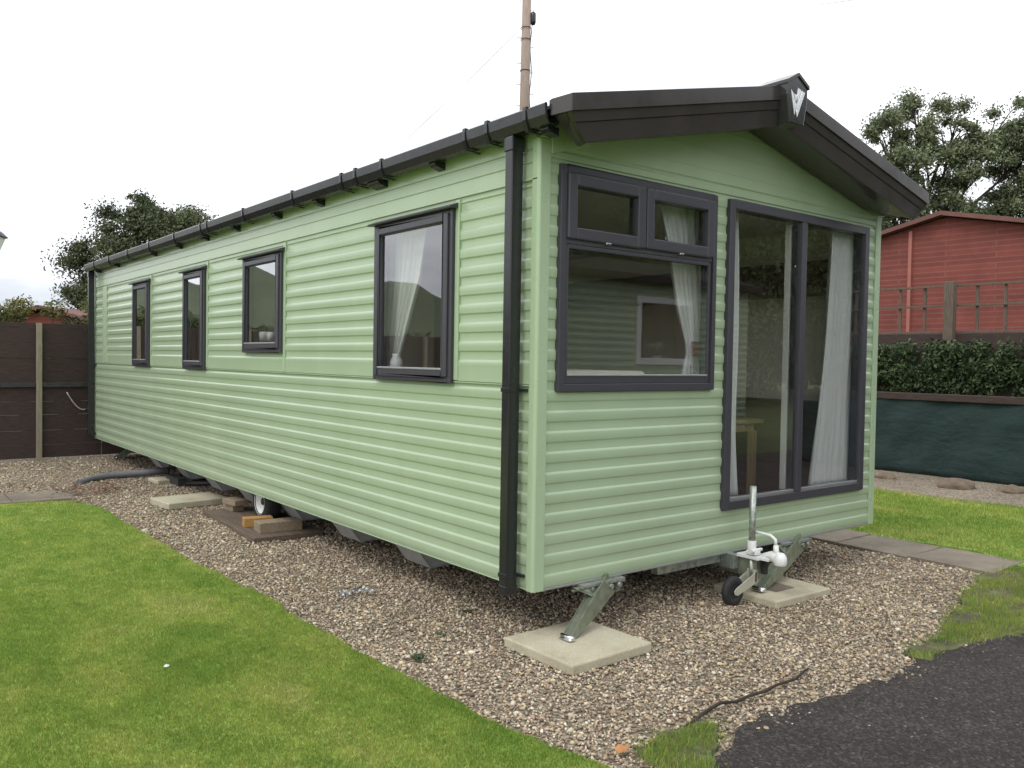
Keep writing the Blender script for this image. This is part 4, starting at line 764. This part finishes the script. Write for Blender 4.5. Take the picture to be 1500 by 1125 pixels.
# ------------------------------------------------------------------ right side boundary
N1 = thing('netted_fence', (9.6, 2, 0), 'low fence wrapped in dark green shade netting', 'fence')
ny, nzz = 180, 14; Yv = np.linspace(-4.5, 8.5, ny); Zv = np.linspace(0, 1.19, nzz); YY, ZZ = np.meshgrid(Yv, Zv)
XX = 9.6+.018*np.sin(YY*3.1+ZZ*2)+.012*np.sin(YY*9+ZZ*7)+.010*np.sin(ZZ*11+YY)
V = np.stack([XX.ravel(), YY.ravel(), ZZ.ravel()], 1); ii = np.arange(ny*nzz).reshape(nzz, ny); F = np.stack([ii[:-1, :-1].ravel(), ii[:-1, 1:].ravel(), ii[1:, 1:].ravel(), ii[1:, :-1].ravel()], 1)
o = np_mesh('netting', V, F, NET, N1, smooth=True); o.modifiers.new('t', 'SOLIDIFY').thickness = .01
M().box((9.55, -4.5, 1.12), (9.67, 8.5, 1.225)).build('top_rail', FENCEW, N1, bevel=.01)
m = M(); m.box((9.70, -4.5, -.1), (9.80, 8.5, 1.15)); m.build('backing_board', FENCEW, N1)
o = M().box((9.82, -4.5, -.1), (14.5, 8.5, 1.16)).build('raised_bank', SOIL); struct(o)
# ivy hedge on the bank
HV = thing('ivy_hedge', (10.1, 2, 1.16), 'dark ivy hedge growing on the bank above the netting', 'hedge')
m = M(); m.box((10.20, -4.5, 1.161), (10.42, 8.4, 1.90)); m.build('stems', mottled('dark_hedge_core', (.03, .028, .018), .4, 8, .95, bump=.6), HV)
Cs = []; Rs = []
for i in range(620): Cs.append((10.12+random.uniform(-.10, .10), random.uniform(-4.4, 8.2), random.uniform(1.2, 1.96))); Rs.append(random.uniform(.10, .19))
leaf_cloud('foliage', Cs, Rs, 60000, .034, LEAF_IVY, HV, .9, shell=.6)
# trellis fence behind the hedge
F2 = thing('trellis_fence', (10.8, 2, 1.16), 'brown slatted fence frame standing before the red building', 'fence')
for z0, z1, x in ((2.90, 2.935, 10.80), (2.585, 2.62, 10.80), (2.16, 2.20, 10.79)): M().box((x, -4.5, z0), (x+.035, 8.4, z1)).build('rail', BRPOST, F2, bevel=.003)
M().box((10.76, -4.5, 1.86), (10.79, 8.4, 2.155)).build('gravel_board', FENCEW, F2, bevel=.003)
y = -4.3; i = 0
while y < 8.3:
    if abs(y-2.61) > .12: M().box((10.84, y-.022, 2.10), (10.875, y+.022, 2.93)).build('slat', BRPOST, F2, bevel=.003)
    y += .41
for y in (2.60, -.2, 5.4, -3.0): M().box((10.62, y-.075, 1.16), (10.75, y+.075, 2.97)).build('post', BRPOST, F2, bevel=.006)
# fine mesh behind the slats: woven grid of thin threads
# red gabled building
RB = thing('red_building', (17, 5.6, 0), 'red brick building with a low gable roof behind the right fence', 'building')
m = M(); m.prism([(17, -2.5, 0), (17, 13.7, 0), (17, 13.7, 3.35), (17, 5.63, 5.10), (17, -2.5, 3.35)], (9, 0, 0)); m.build('wall', BRICK, RB)
m = M(); sl_ = (5.10-3.35)/8.07
m.prism([(16.75, 14.1, 3.35-.08), (16.75, 5.63, 5.12), (16.75, -2.9, 3.35-.08), (16.75, -2.9, 3.35+.02), (16.75, 5.63, 5.22), (16.75, 14.1, 3.35+.02)], (9.5, 0, 0)); m.build('roof', ROOFRED, RB)
M().box((16.93, 6.37, .0), (16.998, 6.45, 4.85)).build('downpipe', mottled('salmon_pipe', (.36, .13, .10), .1, 5, .5), RB)

# ------------------------------------------------------------------ the place behind the camera, mirrored in the glass; tree row and hedge are added
NC = thing('static_caravan', (8, -7, 0), 'second green static caravan across the road, mirrored in the casement window', 'caravan')
fN = lambda u, z, o: (u, -6.4+o, z)
wall(fN, 3.6, 10.6, rows(.35, 3.0, .42, .117), [(7.55, 8.95, 1.62, 2.72)], 'side_wall', CLAD, NC)
m = M(); m.box((3.62, -9.9, .35), (10.58, -6.42, .36)); m.box((3.60, -9.9, .36), (3.62, -6.42, 3.0)); m.box((10.58, -9.9, .36), (10.6, -6.42, 3.0)); m.box((3.6, -9.92, .36), (10.6, -9.9, 3.0)); m.build('body_shell', CLAD, NC)
m = M(); m.prism([(3.4, -10.1, 2.98), (3.4, -8.15, 3.5), (3.4, -6.2, 2.98), (3.4, -6.2, 3.10), (3.4, -8.15, 3.62), (3.4, -10.1, 3.10)], (7.4, 0, 0)); m.build('roof', BROWN, NC)
for u0, u1, z0, z1 in ((7.55, 8.95, 1.62, 2.72),):
    m = M(); ring(m, fN, u0-.03, u1+.03, z0-.03, z1+.03, .11, -.06, .035); q = m.build('window', CHALK, NC, bevel=.004); pane(fN, u0+.08, u1-.08, z0+.08, z1-.08, .0, q)
m = M(); m.box((3.62, -8.2, .37), (10.5, -8.15, 2.9)); m.build('partition', BOARDS_IN, NC)
# far hills to the left, a ridge line with real depth
def hill(name, a0, a1, r0, r1, H, mat, seed):
    na, nr = 140, 10; vs = []; 
    for i in range(na):
        t = i/(na-1); a = R(a0+(a1-a0)*t); env = min(1, t*6, (1-t)*9)
        for j in range(nr):
            q = j/(nr-1); rr = r0+(r1-r0)*q; hh = H*env*math.sin(q*math.pi*.5)**1.3*(.82+.26*noise.noise(Vector((t*7, seed, 0)))+.12*noise.noise(Vector((t*40, seed, q*2)))+.05*noise.noise(Vector((t*130, seed, q*2)))); vs.append((-3+math.sin(a)*rr, -3.6+math.cos(a)*rr, -1+hh))
    m = M(); m.add(vs, [(i*nr+j, (i+1)*nr+j, (i+1)*nr+j+1, i*nr+j+1) for i in range(na-1) for j in range(nr-1)], True); return struct(m.build(name, mat))
hill('hills', -120, 3, 90, 300, 30, HILLM, 4)
Cs = []; Rs = []
for i in range(160):
    a = R(random.uniform(-95, -3)); rr = random.uniform(60, 88); Cs.append((-3+math.sin(a)*rr, -3.6+math.cos(a)*rr, random.uniform(.8, 3.2))); Rs.append(random.uniform(1.2, 2.6))
o = leaf_cloud('far_wood', Cs, Rs, 26000, .42, LEAF_DK, None); tag(o, 'far dark line of hedgerow trees mirrored in the side windows', 'wood', kind='stuff')

for i, (x, y, hh) in enumerate([(15, -19, 10), (20, -20.5, 12), (25.5, -19, 11), (31, -21, 12.5), (37, -20, 11), (43, -22, 12)]):  # unseen trees added so the front panes mirror dark instead of bright sky
    sc_ = hh/11
    tree('broadleaf_tree', (x, y), hh, [(random.uniform(-2.4, 2.4), random.uniform(-1.5, 1.5), z_*sc_, 1.9) for z_ in (2.6, 3.6, 5, 5.4, 6.8, 7.2, 8.6, 9.6, 10.6)], ['shorter dark tree mirrored at the left of the casement window', 'second dark tree mirrored in the casement window', 'third dark tree mirrored between the two front windows', 'tallest dark tree mirrored in the tall window', 'fifth dark tree mirrored in the right pane', 'farthest dark tree of the row across the road'][i], LEAF_DK, 60000, .15, 40+i, .28, 11, 2.0, group='row of trees across the road')
T = thing('potted_plant', (8.2, -6.55, 1.63), 'white flowering plant on the sill of the mirrored window', 'plant')
M().lathe([(0, 0), (.06, 0), (.09, .12), (.08, .12), (0, .10)], (8.2, -6.55, 1.63)).build('pot', CHALK, T)
leaf_cloud('leaves', [(8.2, -6.55, 1.85), (8.32, -6.55, 1.82), (8.05, -6.55, 1.83)], [.12, .1, .1], 700, .03, LEAF_MD, T); leaf_cloud('flowers', [(8.22, -6.52, 1.9), (8.02, -6.52, 1.9)], [.12, .09], 240, .022, CHALK, T)

Cs = [(random.uniform(5, 60), random.uniform(-27, -24), random.uniform(.5, 4.2)) for _ in range(220)]  # unseen hedge added to close bright sky gaps in the mirrored tree row
o = leaf_cloud('hedge', Cs, [random.uniform(.8, 1.4) for _ in Cs], 60000, .15, LEAF_DK, None); tag(o, 'tall dark hedge beyond the road, mirrored in the tall window', 'hedge')
